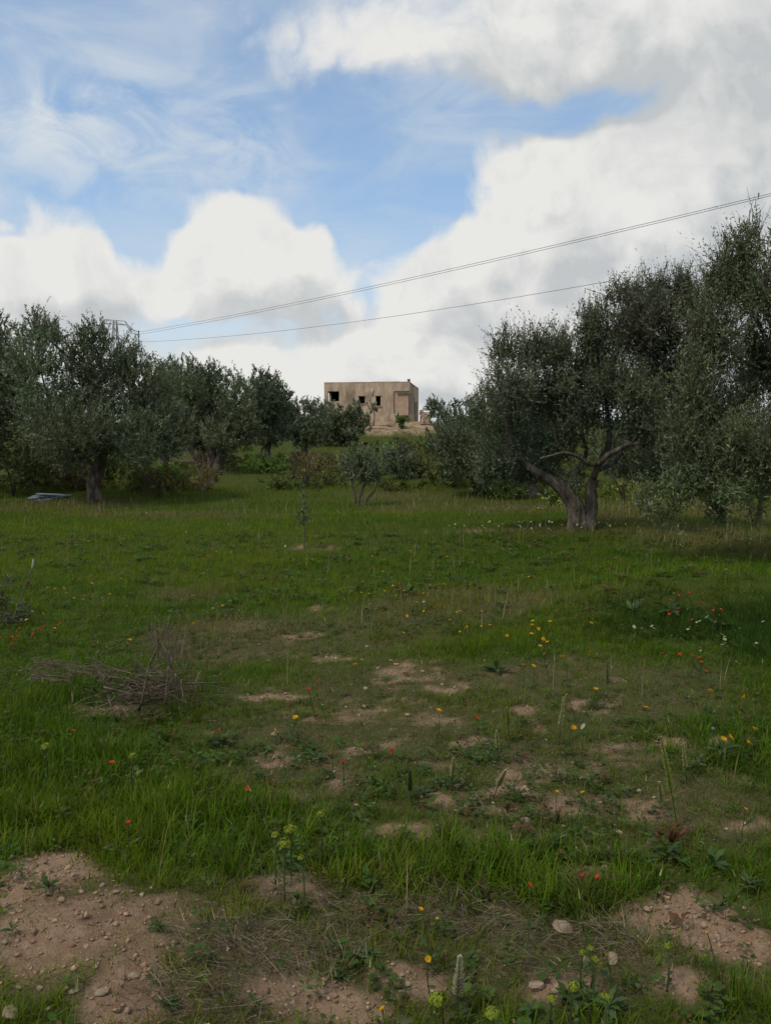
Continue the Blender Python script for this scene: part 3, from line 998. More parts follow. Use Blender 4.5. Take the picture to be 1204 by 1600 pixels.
tree('olive_tree', 'forked main olive with two twisted trunks in the right of the field', 'olive tree', (908, 835), 14.3,
     [(785, 545, 30, 34), (838, 545, 42, 38), (800, 600, 52, 50), (860, 620, 50, 52), (790, 665, 50, 48), (775, 715, 40, 34), (850, 690, 52, 36), (745, 640, 14, 40),
      (930, 545, 32, 55), (985, 510, 48, 52), (1040, 520, 46, 62), (960, 590, 58, 52), (1030, 600, 55, 55), (925, 645, 40, 36), (1000, 655, 52, 34), (962, 458, 16, 22), (1060, 650, 44, 50), (900, 745, 26, 14), (1060, 450, 16, 26), (840, 732, 40, 22), (885, 672, 44, 34), (1015, 738, 40, 20), (765, 738, 36, 22), (892, 632, 36, 36), (1075, 720, 40, 30), (908, 515, 18, 40), (872, 590, 34, 40), (1078, 560, 30, 50), (1050, 460, 26, 34), (1000, 478, 36, 34), (1015, 452, 24, 20), (1072, 480, 24, 44), (945, 605, 44, 40), (905, 575, 26, 40), (885, 625, 34, 36), (870, 545, 20, 34), (925, 500, 20, 30)],
     [([(901, 836), (902, 815), (899, 797), (888, 776), (870, 757), (845, 742)], .165, .075), ([(917, 836), (919, 815), (924, 797), (923, 770), (926, 748)], .155, .08)],
     [([(847, 743), (825, 728), (800, 700), (790, 650), (800, 590)], .09, .025), ([(885, 768), (893, 745), (905, 730), (915, 705), (905, 675)], .07, .03),
      ([(925, 752), (930, 735, -.1), (944, 714, -.25), (966, 702, -.35), (985, 692, -.55), (1015, 694, -.6), (1040, 686, -.7), (1064, 694, -.8)], .07, .022), ([(938, 722, -.2), (920, 726, -.35), (902, 714, -.5), (882, 707, -.65), (864, 711, -.7), (843, 716, -.75)], .048, .015), ([(882, 707, -.65), (868, 690, -.75), (862, 668, -.8)], .02, .006), ([(985, 692, -.55), (996, 672, -.7), (1010, 655, -.8)], .028, .008), ([(1015, 694, -.6), (1030, 708, -.75), (1052, 712, -.85)], .02, .006),
      ([(938, 718), (950, 690), (945, 640), (935, 570)], .075, .025), ([(985, 694), (1000, 650), (1010, 590), (1000, 520)], .07, .022), ([(1015, 690), (1050, 665), (1075, 640), (1060, 560)], .055, .02),
      ([(930, 735), (960, 720, .8), (990, 670, 1.2), (980, 600, 1.3)], .06, .02),
      ([(1003, 692), (1030, 700), (1065, 705), (1080, 712)], .025, .01)],
     k=2.2, seed=26, leaf=.074, twigs=True, auto=False, up=.72, shoot=(.28, .7), wr=.30, group=GA, stray=.25)
tree('olive_tree', 'tall near olive at the right edge with boughs hanging to the grass', 'olive tree', (1330, 880), 10.6,
     [(1140, 445, 44, 60), (1148, 392, 20, 40), (1195, 455, 55, 70), (1115, 540, 42, 60), (1190, 570, 70, 80), (1120, 640, 60, 60), (1185, 690, 75, 60), (1095, 705, 50, 50), (1070, 752, 52, 34), (1150, 755, 66, 32), (1012, 775, 26, 26),
      (1098, 500, 30, 50), (1118, 435, 26, 44), (1100, 450, 16, 34), (1085, 600, 42, 55), (1065, 675, 46, 46), (1160, 370, 14, 30), (1290, 470, 80, 90), (1290, 600, 90, 100), (1380, 560, 90, 110), (1045, 795, 30, 20), (1120, 790, 22, 22), (1260, 720, 80, 60), (1380, 690, 80, 70)],
     [([(1330, 882), (1322, 840), (1335, 800), (1328, 765), (1320, 735)], .30, .17)],
     [([(1325, 760), (1280, 720), (1220, 690), (1150, 680), (1100, 690)], .1, .03), ([(1322, 740), (1290, 660), (1220, 590), (1170, 500)], .1, .025), ([(1325, 745), (1350, 660), (1370, 560)], .1, .03),
      ([(1322, 740), (1290, 640), (1280, 520)], .09, .03), ([(1150, 680), (1110, 700), (1070, 745), (1050, 790)], .03, .008)],
     k=2.1, seed=27, leaf=.068, auto=False, shoot=(.28, .75), tint=(1.08, 1.1, .92), twigs=True, wr=.30, droop=.75, group=GA, stray=.25)
tree('young_olive_tree', 'thin single stemmed young olive under the right edge boughs', 'olive tree', (1187, 826), 15.5,
     [(1187, 745, 22, 22), (1175, 760, 18, 16), (1200, 758, 18, 18)], [([(1187, 828), (1186, 800), (1189, 775), (1187, 755)], .035, .02)], [], k=1.0, seed=28, leaf=.08, shoot=(.2, .45))


# ------------------------------------------------------------------ shrubs on the bank
def shrub(name, label, u, v, d, ru, rv, tint, k=1.0, leaf=None, seed=1, up=.5, group=None, bare=0.0, stems=5):
    rng = np.random.default_rng(seed)
    s = d / FPX
    x0 = (u - CU) * s
    z0 = float(base_h(x0, d))
    root = thing(name, label, 'shrub', (x0, d, z0), 0, group)
    W, H = ru * s, rv * s
    leaf = leaf or max(.05, .0058 * d)
    lobes = [(rng.uniform(-.6, .6) * W, rng.uniform(-.5, .5) * W, H * rng.uniform(.35, .62), W * rng.uniform(.35, .6), W * rng.uniform(.35, .6), H * rng.uniform(.35, .55)) for _ in range(6)]
    A = sum(math.pi * l[3] * l[5] for l in lobes)
    if k > 0:
        m, sa, sb = crown(lobes, leaf, int(k * A / (leaf * leaf * .4 * .28)), rng, tint, up, (.15, .45), 14, .1, .4)
        m.obj('foliage', M_WEED, root)
    for i in range(stems):
        a = rng.uniform(0, 6.28)
        r_ = rng.uniform(.2, 1.0)
        P = smooth_path([(0, 0, -.05), (math.cos(a) * W * .3 * r_, math.sin(a) * W * .3 * r_, H * .45), (math.cos(a) * W * .8 * r_, math.sin(a) * W * .8 * r_, H * rng.uniform(.75, 1.05))], 7)
        MB().tube(P, np.linspace(.02, .006, 7) * (1 + d / 40), 4).obj('stem', M_TWIG if bare else M_DTWIG, root)
    if bare:
        m = MB()
        for i in range(int(90 * bare)):
            a, r_ = rng.uniform(0, 6.28), rng.uniform(.1, 1) ** .6
            p = np.array([math.cos(a) * W * .6 * r_, math.sin(a) * W * .6 * r_, H * rng.uniform(.1, .8)])
            q = p + unit(np.array([math.cos(a) * .6, math.sin(a) * .6, .7]) + rng.normal(0, .4, 3)) * rng.uniform(.15, .45) * H
            m.tube([p, (p + q) / 2 + rng.normal(0, .02, 3), q], [.010, .008, .004], 3, cap=False)
        tag(m.obj('twig', M_TWIG, root), kind='stuff')
    return root


G1, G2, G3 = (1.1, 1.45, .55), (1.6, 1.5, .7), (1.0, 1.15, .6)
shrub('bramble_bush', 'dark bramble bush against the left edge under the olives', 20, 792, 23.5, 60, 90, (.8, .85, .55), 1.0, seed=31)
shrub('bramble_bush', 'brownish bramble bush behind the pile of pale pipes', 75, 782, 25.5, 60, 85, (1.3, 1.0, .6), .9, seed=32, bare=.6)
shrub('bramble_bush', 'yellow green bush showing between the left olive limbs', 95, 762, 28, 50, 56, (1.7, 1.8, .7), .9, seed=33)
shrub('bramble_bush', 'mixed green bush right of the stout left olive trunk', 222, 785, 24.5, 50, 48, (1.2, 1.3, .65), .9, seed=34, bare=.5)
shrub('green_shrub', 'fresh green low shrub in front of the three trunked olive', 262, 772, 25.5, 45, 40, G1, 1.2, seed=35)
shrub('dead_shrub', 'bare grey brown shrub on the bank left of the young olive', 318, 778, 25, 45, 45, (1.5, 1.1, .7), .25, seed=36, bare=1)
shrub('green_shrub', 'bright green shrub below the slim dark olive', 418, 752, 31, 42, 30, G1, 1.2, seed=37)
shrub('dead_shrub', 'leafless brown bush between sapling and young olive', 478, 768, 26, 40, 60, (1.5, 1.15, .75), .3, seed=38, bare=1.2)
shrub('green_shrub', 'low green bush left of the leafless brown bush', 436, 775, 25.5, 30, 24, G3, 1, seed=39)
shrub('green_shrub', 'dark bush at the foot of the small rounded olive', 655, 756, 28, 30, 34, (.9, .95, .6), 1, seed=40, bare=.3)
shrub('dead_shrub', 'brown dry bush right of the small rounded olive', 690, 768, 27, 40, 50, (1.6, 1.2, .75), .5, seed=41, bare=1)
shrub('green_shrub', 'tall weedy shrub left of the shaded olive', 740, 785, 24.5, 38, 55, (1.1, 1.25, .6), 1, seed=42, bare=.4)
shrub('green_shrub', 'light green weedy shrub around the shaded olive trunk', 788, 786, 23.5, 30, 42, (1.5, 1.75, .6), 1, seed=43)
shrub('green_shrub', 'round green bush just below the bay of the house', 630, 676, 69.5, 14, 20, (.9, 1.05, .6), 1.2, seed=44)
shrub('green_shrub', 'low bush at the foot of the house by the spindly tree', 567, 664, 71, 14, 12, (1.0, 1.1, .6), 1.2, seed=45)
shrub('green_shrub', 'low green bush on the slope left of the rounded olive', 590, 722, 42, 36, 26, G3, 1, seed=46)
shrub('green_shrub', 'low green bush on the slope right of the rounded olive', 672, 715, 46, 32, 24, G3, 1, seed=47)
shrub('green_shrub', 'pale green bush beside the fork of the main olive', 862, 800, 21.5, 22, 34, (1.5, 1.7, .65), .9, seed=48)
shrub('green_shrub', 'yellow green weeds bush under the hanging right boughs', 975, 800, 23, 45, 38, G2, .8, seed=49)
shrub('green_shrub', 'wide weedy bush in the gap below the right boughs', 1100, 800, 24, 60, 34, G2, .8, seed=50)
shrub('green_shrub', 'low dark bush behind the trunk at the right', 1165, 795, 26, 50, 40, G3, .8, seed=51)
shrub('dead_shrub', 'straw coloured thicket on the slope under the low olive', 505, 745, 33, 40, 28, (1.8, 1.35, .8), .5, seed=52, bare=.8)
shrub('bramble_bush', 'low brown bramble between the pipes and the left trunk', 118, 784, 24.5, 40, 50, (1.2, .95, .55), .8, seed=61, bare=.8)
shrub('bramble_bush', 'dark leafy bush behind the stout left trunk', 165, 766, 27, 60, 44, (.8, .9, .5), 1.1, seed=62)
shrub('dead_shrub', 'second bare brown shrub lower on the bank left of centre', 250, 790, 23.5, 46, 44, (1.4, 1.1, .65), .35, seed=64, bare=1)
shrub('green_shrub', 'leafy bush at the lower right end of the bank', 712, 776, 26, 50, 48, (.95, 1.1, .55), 1.1, seed=67, bare=.4)


def scrub():
    rng = np.random.default_rng(4242)
    n = 760
    y = 24.5 + 44 * rng.random(n) ** 1.25
    x = rng.uniform(-1, 1, n) * (.52 * y + 2)
    cl = fbm(x / 5, y / 5, 140, 3)
    ok = (cl > -.02) & (field(BANK, x, y, .5, .5, 41, .6) < .3) & (y - 7.0 * sstep(x, 3, 13) > 24.2)
    x, y = x[ok], y[ok]
    m = MB()
    tints = [(.55, .66, .30), (.85, .72, .38), (1.0, .78, .44), (.62, .76, .30), (1.15, .9, .5)]
    for xi, yi in zip(x, y):
        h = rng.uniform(.08, .26) * (.45 + yi / 50)
        w_ = h * rng.uniform(.8, 1.7)
        z = float(base_h(xi, yi))
        lobes = [(xi + rng.normal(0, w_ * .5), yi + rng.normal(0, w_ * .5), z + h * .5, w_, w_, h * .7) for _ in range(2)]
        leaf = .0062 * yi
        c, _, _ = crown(lobes, leaf, int(1.1 * math.pi * 2 * w_ * h / (leaf * leaf * .35 * .28)), rng, tints[rng.integers(0, 5)], .6, (.12, .35), 10, .1, .35)
        m.add(c.v[0], c.q[0], None, c.c[0])
    tag(m.obj('undergrowth', M_WEED), 'low mixed scrub and rough growth over the slope below the house', None, None, 'stuff')


scrub()


# ------------------------------------------------------------------ grass
GREENS = np.array([(.052, .116, .006), (.076, .152, .007), (.104, .180, .008), (.140, .190, .013)])


def blades(P, ln, wd, head, lean, bend, seg, c0, c1):
    n = len(P)
    hd = np.stack([np.cos(head), np.sin(head), np.zeros(n)], 1)
    sv = np.stack([-np.sin(head), np.cos(head), np.zeros(n)], 1)
    vs_, cs = [], []
    pos = P.copy()
    for i in range(seg):
        f = i / seg
        w_ = (wd * (1 - f ** 1.6) * .5)[:, None]
        vs_ += [pos - sv * w_, pos + sv * w_]
        cc = c0 + (c1 - c0) * f
        cs += [cc, cc]
        th = lean + bend * (i + .5) / seg
        pos = pos + (ln / seg)[:, None] * (np.sin(th)[:, None] * hd + np.cos(th)[:, None] * np.array([0, 0, 1.0]))
    vs_.append(pos)
    cs.append(c1)
    k = 2 * seg + 1
    V = np.stack(vs_, 1).reshape(-1, 3)
    Cc = np.stack(cs, 1).reshape(-1, 3)
    b = np.arange(n)[:, None] * k
    q = [np.stack([b[:, 0] + 2 * i, b[:, 0] + 2 * i + 1, b[:, 0] + 2 * i + 3, b[:, 0] + 2 * i + 2], 1) for i in range(seg - 1)]
    t = np.stack([b[:, 0] + 2 * seg - 2, b[:, 0] + 2 * seg - 1, b[:, 0] + 2 * seg], 1)
    return V, (np.concatenate(q) if q else None), t, Cc


def wedge(y0, y1, dens, rng, slope=.60, pad=1.3):
    w1 = slope * y1 + pad
    n = int((y1 - y0) * 2 * w1 * dens)
    x = rng.uniform(-w1, w1, n)
    y = rng.uniform(y0, y1, n)
    ok = np.abs(x) < slope * y + pad
    return x[ok], y[ok]


def grass_colour(x, y, rng, dry_extra=0.0):
    n = len(x)
    big = fbm(x / 2.6, y / 2.6, 61, 4)
    i = np.clip(1.35 + 1.5 * big + rng.normal(0, .95, n), 0, 2.999)
    k = i.astype(int)
    f = (i - k)[:, None]
    c = GREENS[k] * (1 - f) + GREENS[k + 1] * f
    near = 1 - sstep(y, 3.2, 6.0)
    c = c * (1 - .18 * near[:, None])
    hue = fbm(x * 1.7, y * 1.7, 63, 3)[:, None]
    c = c * (1 + hue * np.array([.32, .06, -.25]))
    dk = field(DARKER, x, y, .4, .4, 71, 1.0)[:, None]
    c = c * (1 - dk) + c * np.array([.36, .50, .95]) * dk  # grass tinted darker and bluer inside these zones
    dr = field(DRY, x, y, .4, .6, 51, .6)
    straw = np.array([.20, .165, .062])
    isdry = rng.random(n) < (.07 + dry_extra + .68 * dr + .20 * field(SPARSE, x, y, .3, .3, 5, 1.0))
    mixf = (isdry * rng.uniform(.35, 1.0, n))[:, None]
    c = c * (1 - mixf) + straw * rng.uniform(.5, 1.15, (n, 1)) * mixf
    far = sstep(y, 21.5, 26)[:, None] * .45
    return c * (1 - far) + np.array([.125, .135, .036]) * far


def build_grass():
    rng = np.random.default_rng(99)
    m = MB()
    rings = [(1.15, 2.6, 6400, 3, 1.0), (2.6, 4.2, 7800, 2, 1.0), (4.2, 7.0, 7600, 1, 1.1), (7.0, 12.0, 2300, 1, 1.5), (12.0, 18.0, 1150, 1, 2.1), (18.0, 26.5, 560, 1, 3.0), (26.5, 76.0, 26, 1, 6.5)]
    for (y0, y1, dens, seg, wf) in rings:
        per = 9 if y0 < 5 else (6 if y0 < 12 else 1)
        x, y = wedge(y0, y1, dens / per, rng, pad=1.3 if y0 < 20 else 3)
        hb = rng.uniform(0, 2 * math.pi, (len(x), per))
        ro = np.abs(rng.normal(0, .016 if y0 < 5 else .03, (len(x), per))) * (per > 1)
        x = (x[:, None] + np.cos(hb) * ro).ravel()
        y = (y[:, None] + np.sin(hb) * ro).ravel()
        hb = (hb + rng.normal(0, .7, hb.shape)).ravel()
        soil = soil_at(x, y)
        sp = field(SPARSE, x, y, .3, .3, 5, 1.0)
        lu = field(LUSH, x, y, .4, .4, 15, 1.2)
        st = field(STRAW, x, y, .4, .4, 25, 2.0)
        clump = fbm(x * 2.8, y * 2.8, 81, 3)
        prob = (1 - .86 * soil) * np.clip(.8 + .55 * clump - .12 * sp * (1 - lu) - .3 * st, .05, 1)
        if y0 > 26:
            prob = prob * (1 - field(BANK, x, y, .3, .6, 41, .6)) * (np.hypot(x - HOUSE_C[0], (y - HOUSE_C[1])) > 6.5)
        ok = rng.random(len(x)) < prob
        x, y, sp, lu, soil, clump, hb = x[ok], y[ok], sp[ok], lu[ok], soil[ok], clump[ok], hb[ok]
        n = len(x)
        z = ground_h(x, y)
        dk = field(DARKER, x, y, .4, .4, 71, 1.0)
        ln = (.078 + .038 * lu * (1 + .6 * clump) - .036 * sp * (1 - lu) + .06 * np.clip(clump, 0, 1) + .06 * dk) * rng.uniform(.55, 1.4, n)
        ln = np.where(y > 7, ln * .95 + .03, ln) * (1 + .9 * sstep(y, 22, 30))
        wd = (.0030 + .0018 * lu) * rng.uniform(.6, 1.5, n) * wf
        ln = ln * (1 - .55 * soil)
        head = hb
        lean = np.abs(rng.normal(.34, .28, n))
        bend = np.abs(rng.normal(.85, .55, n))
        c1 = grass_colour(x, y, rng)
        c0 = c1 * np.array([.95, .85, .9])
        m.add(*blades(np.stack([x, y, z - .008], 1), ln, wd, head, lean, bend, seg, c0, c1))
    tag(m.obj('grass', M_GRASS), 'rough green meadow grass over the whole field', None, None, 'stuff')

    # low broad-leaved weeds between the blades: small oval leaves in loose rosettes
    m = MB()
    for (y0, y1, dens, sz) in ((1.15, 3.2, 190, .016), (1.15, 4.5, 45, .026), (3.2, 7.5, 170, .018), (7.5, 14, 18, .05)):
        x, y = wedge(y0, y1, dens, rng)
        cl = fbm(x * 1.3, y * 1.3, 101, 3)
        ok = rng.random(len(x)) < np.clip(.5 + 1.2 * cl, .05, 1) * (1 - .5 * soil_at(x, y))
        x, y = x[ok], y[ok]
        n, per = len(x), 9
        a = rng.uniform(0, 6.28, (n, 1)) + np.arange(per) * 2.4
        rr = rng.uniform(.3, 1.0, (n, per)) * sz * 2.2
        bx = x[:, None] + np.cos(a) * rr * .3
        by = y[:, None] + np.sin(a) * rr * .3
        bz = ground_h(x, y)[:, None] + .004 + rng.uniform(0, .05, (n, per))
        ld = np.stack([np.cos(a), np.sin(a), rng.uniform(.1, .9, (n, per))], -1)
        ld = unit(ld)
        sdv = np.stack([-np.sin(a), np.cos(a), np.zeros_like(a)], -1)
        ll = (sz * rng.uniform(.7, 1.7, (n, per)))[..., None]
        b = np.stack([bx, by, bz], -1)
        w_ = ll * .30
        v = np.stack([b, b + ld * ll * .35 + sdv * w_, b + ld * ll * .8 + sdv * w_ * .7 - np.array([0, 0, .1]) * ll, b + ld * ll - np.array([0, 0, .25]) * ll, b + ld * ll * .8 - sdv * w_ * .7 - np.array([0, 0, .1]) * ll, b + ld * ll * .35 - sdv * w_], 2)
        k = n * per
        q0 = np.arange(k)[:, None] * 6
        quads = np.concatenate([q0 + np.array([[0, 1, 2, 5]]), q0 + np.array([[5, 2, 3, 4]])])
        pal = np.array([(.045, .085, .018), (.062, .098, .024), (.058, .092, .016), (.085, .098, .045), (.11, .06, .03)])
        col = pal[rng.choice(5, n, p=[.30, .24, .24, .13, .09])][:, None, :] * rng.uniform(.75, 1.2, (n, per, 1))
        m.add(v.reshape(-1, 3), quads, None, np.repeat(col.reshape(k, 3), 6, 0))
    tag(m.obj('ground_cover', M_WEED), 'low broad leaved weeds creeping through the grass', None, None, 'stuff')

    # dead straw and thin twigs lying in mats, and scattered dry stems everywhere near
    m = MB()
    x, y = wedge(1.2, 8.5, 6500, rng)
    stf = field(STRAW, x, y, .4, .5, 25, 2.0)
    sp = field(SPARSE, x, y, .3, .3, 5, 1.0)
    ok = rng.random(len(x)) < (.009 + .03 * sp + .95 * stf * (.5 + .5 * sstep(fbm(x * 5, y * 5, 77, 3), -.3, .3)))
    x, y, stf = x[ok], y[ok], stf[ok]
    n = len(x)
    P = np.stack([x, y, ground_h(x, y) + rng.uniform(.004, .05, n) * (.4 + stf)], 1)
    ln = rng.uniform(.025, .105, n) * (1 + (rng.random(n) < .06) * .9)
    col = np.array([(.20, .155, .105), (.13, .098, .07), (.26, .205, .135), (.075, .058, .042)])[rng.integers(0, 4, n)] * rng.uniform(.6, 1.1, (n, 1))
    hd = np.where(stf > .3, rng.normal(2.7, .75, n) + fbm(x * 2, y * 2, 78, 2) * 2, rng.uniform(0, 6.28, n))
    m.add(*blades(P, ln, rng.uniform(.0011, .0026, n), hd, rng.normal(1.38, .28, n), rng.normal(.10, .60, n), 3, col * .85, col * .85))
    # pale seed-head stalks among the green
    x, y = wedge(1.6, 9, 26, rng)
    ok = rng.random(len(x)) < (.25 + .6 * field(LUSH, x, y, .4, .4, 15, 1.2))
    x, y = x[ok], y[ok]
    n = len(x)
    P = np.stack([x, y, ground_h(x, y)], 1)
    col = np.array([.14, .15, .05]) * rng.uniform(.6, 1.3, (n, 1))
    hd_, ln_ = rng.uniform(0, 6.28, n), rng.uniform(.12, .24, n)
    le_, be_ = np.abs(rng.normal(.15, .12, n)), np.abs(rng.normal(.3, .25, n))
    m.add(*blades(P, ln_, np.full(n, .0019), hd_, le_, be_, 3, col * np.array([.5, .7, .5]), col))
    tipd = (ln_ * .93)[:, None] * np.stack([np.sin(le_ + be_ * .45) * np.cos(hd_), np.sin(le_ + be_ * .45) * np.sin(hd_), np.cos(le_ + be_ * .45)], 1)
    m.add(*blades(P + tipd, rng.uniform(.02, .045, n), rng.uniform(.004, .007, n), hd_, le_ + be_, be_ * .5, 3, col * 1.2, col * 1.2))
    # standing dry stems
    x, y = wedge(2.0, 24, 16, rng)
    ok = rng.random(len(x)) < (.10 + .9 * field(DRY, x, y, .4, .6, 51, .6) + .15 * field(SPARSE, x, y, .3, .3, 5, 1.0))
    x, y = x[ok], y[ok]
    n = len(x)
    P = np.stack([x, y, ground_h(x, y)], 1)
    col = np.array([.21, .17, .09]) * rng.uniform(.5, 1.2, (n, 1))
    m.add(*blades(P, rng.uniform(.14, .36, n), .0025 * (1 + y / 5), rng.uniform(0, 6.28, n), np.abs(rng.normal(.12, .1, n)), rng.normal(.15, .15, n), 3, col, col))
    tag(m.obj('dry_straw', M_STRAW), 'grey dead straw and dry stems lying in the grass', None, None, 'stuff')

    # gravel and clods on the bare soil
    ico = np.array([(0, 0, 1), (.9, 0, .1), (.1, .95, 0), (-.9, .1, -.05), (-.1, -.9, .05), (0, 0, -.7)], float)
    tri = np.array([(0, 1, 2), (0, 2, 3), (0, 3, 4), (0, 4, 1), (5, 2, 1), (5, 3, 2), (5, 4, 3), (5, 1, 4)])
    x, y = wedge(1.2, 9, 1500, rng)
    s = soil_at(x, y)
    ok = rng.random(len(x)) < s * .9 + .02
    x, y = x[ok], y[ok]
    n = len(x)
    r_ = .0024 * np.exp(np.abs(rng.normal(0, .60, n))) * (1 + .06 * y)
    a = rng.uniform(0, 6.28, n)
    sc = r_[:, None] * rng.uniform(.6, 1.4, (n, 3)) * np.array([1, 1, .75])
    v = (ico[None] + rng.normal(0, .2, (n, 6, 3))) * sc[:, None, :]
    v = np.stack([v[..., 0] * np.cos(a)[:, None] - v[..., 1] * np.sin(a)[:, None], v[..., 0] * np.sin(a)[:, None] + v[..., 1] * np.cos(a)[:, None], v[..., 2]], -1)
    v = v + np.stack([x, y, ground_h(x, y) + r_ * .25], -1)[:, None, :]
    x2, y2 = wedge(1.2, 5, 800, rng)
    ok = rng.random(len(x2)) < field(HEAPS, x2, y2, .45, .8, 11, 3.2)
    x2, y2 = x2[ok], y2[ok]
    k2 = len(x2)
    r2 = .0046 * np.exp(np.clip(np.abs(rng.normal(0, .5, k2)), 0, 1.1))
    v2 = (ico[None] + rng.normal(0, .25, (k2, 6, 3))) * (r2[:, None] * rng.uniform(.6, 1.5, (k2, 3)) * np.array([1, 1, .7]))[:, None, :]
    v2 = v2 + np.stack([x2, y2, ground_h(x2, y2) + r2 * .1], -1)[:, None, :]
    clod = np.repeat(np.array([.28, .18, .112]) * rng.uniform(.75, 1.25, (k2, 1)), 6, 0)
    pal = np.array([(.23, .155, .105), (.30, .22, .155), (.40, .33, .25), (.18, .115, .075)])
    col = pal[rng.choice(4, n, p=[.4, .3, .1, .2])] * rng.uniform(.8, 1.15, (n, 1))
    m = MB().add(v.reshape(-1, 3), None, (np.arange(n)[:, None, None] * 6 + tri[None]).reshape(-1, 3), np.repeat(col, 6, 0))
    m.add(v2.reshape(-1, 3), None, (np.arange(k2)[:, None, None] * 6 + tri[None]).reshape(-1, 3), clod)
    tag(m.obj('gravel', leaf_mat('gravel', .95, .1, 0, .25), None, True), 'small stones and clods of reddish soil on the bare patches', None, None, 'stuff')

    # tiny pale daisies too many to count
    m = MB()
    zs = zones([(860, 832, 140, 8), (1100, 1015, 120, 40), (790, 800, 120, 8)])
    x, y = wedge(3.5, 18, 40, rng)
    z_ = field(zs, x, y, .3, .4, 111, 1.0)
    ok = rng.random(len(x)) < .55 * z_ + .004
    x, y = x[ok], y[ok]
    n = len(x)
    hh = rng.uniform(.10, .2, n)
    rr = rng.uniform(.006, .011, n) * (1 + y / 14)
    base = np.stack([x, y, ground_h(x, y) + hh], -1)
    th = np.arange(6) / 6 * 2 * math.pi
    tilt = rng.normal(0, .5, (n, 2))
    ring = np.stack([np.cos(th), np.sin(th), 0 * th], -1)[None] * rr[:, None, None]
    ring[..., 2] = ring[..., 0] * tilt[:, :1] + ring[..., 1] * tilt[:, 1:]
    v = np.concatenate([base[:, None, :] + np.array([0, 0, .002]), base[:, None, :] + ring], 1)
    tr = np.array([(0, 1 + i, 1 + (i + 1) % 6) for i in range(6)])
    col = np.where(rng.random((n, 1)) < .75, np.array([[.34, .33, .24]]), np.array([[.36, .30, .08]]))
    m.add(v.reshape(-1, 3), None, (np.arange(n)[:, None, None] * 7 + tr[None]).reshape(-1, 3), np.repeat(col, 7, 0))
    P = np.stack([x, y, ground_h(x, y)], 1)
    g = np.tile(np.array([.05, .075, .02]), (n, 1))
    m.add(*blades(P, hh, .0025 * (1 + y / 8), rng.uniform(0, 6, n), 0 * hh, 0 * hh, 1, g, g))
    tag(m.obj('pale_daisies', M_PETAL), 'tiny pale daisies sprinkled in the grass', None, None, 'stuff')


build_grass()


ORD = ('leftmost second third fourth fifth sixth seventh eighth ninth tenth eleventh twelfth thirteenth fourteenth fifteenth sixteenth seventeenth eighteenth nineteenth twentieth '
       'twenty-first twenty-second twenty-third twenty-fourth twenty-fifth twenty-sixth twenty-seventh').split()


def ordinal_labels(pts, noun, where):
    order = sorted(range(len(pts)), key=lambda k: (pts[k][0], pts[k][1]))
    labs = [''] * len(pts)
    for r_, k in enumerate(order):
        if r_ == len(pts) - 1 and r_ > 0:
            labs[k] = 'rightmost %s %s' % (noun, where)
        elif r_ == 0:
            labs[k] = 'leftmost %s %s' % (noun, where)
        else:
            labs[k] = '%s %s from the left %s' % (ORD[r_], noun, where)
    return labs


# ------------------------------------------------------------------ stones
def stone_mesh(seed):
    rng = np.random.default_rng(seed)
    n1, n2 = 7, 10
    v = []
    for i in range(n1):
        th = math.pi * (i + .5) / n1
        for j in range(n2):
            ph = 2 * math.pi * j / n2
            v.append((math.sin(th) * math.cos(ph), math.sin(th) * math.sin(ph), math.cos(th)))
    v = np.array(v)
    # facets: cut by random planes
    for _ in range(9):
        nrm = unit(rng.normal(size=3))
        dd = rng.uniform(.55, .85)
        ex = np.clip(v @ nrm - dd, 0, None)
        v = v - ex[:, None] * nrm
    v = v * np.array([1, rng.uniform(.65, .95), rng.uniform(.5, .75)]) + rng.normal(0, .02, v.shape)
    q = [[i * n2 + j, (i + 1) * n2 + j, (i + 1) * n2 + (j + 1) % n2, i * n2 + (j + 1) % n2] for i in range(n1 - 1) for j in range(n2)]
    v = np.vstack([v, v[:n2].mean(0), v[-n2:].mean(0)])
    t = [[n1 * n2, j, (j + 1) % n2] for j in range(n2)] + [[n1 * n2 + 1, (n1 - 1) * n2 + (j + 1) % n2, (n1 - 1) * n2 + j] for j in range(n2)]
    return MB().add(v, q, t).mesh('stone', M_STONE, False)


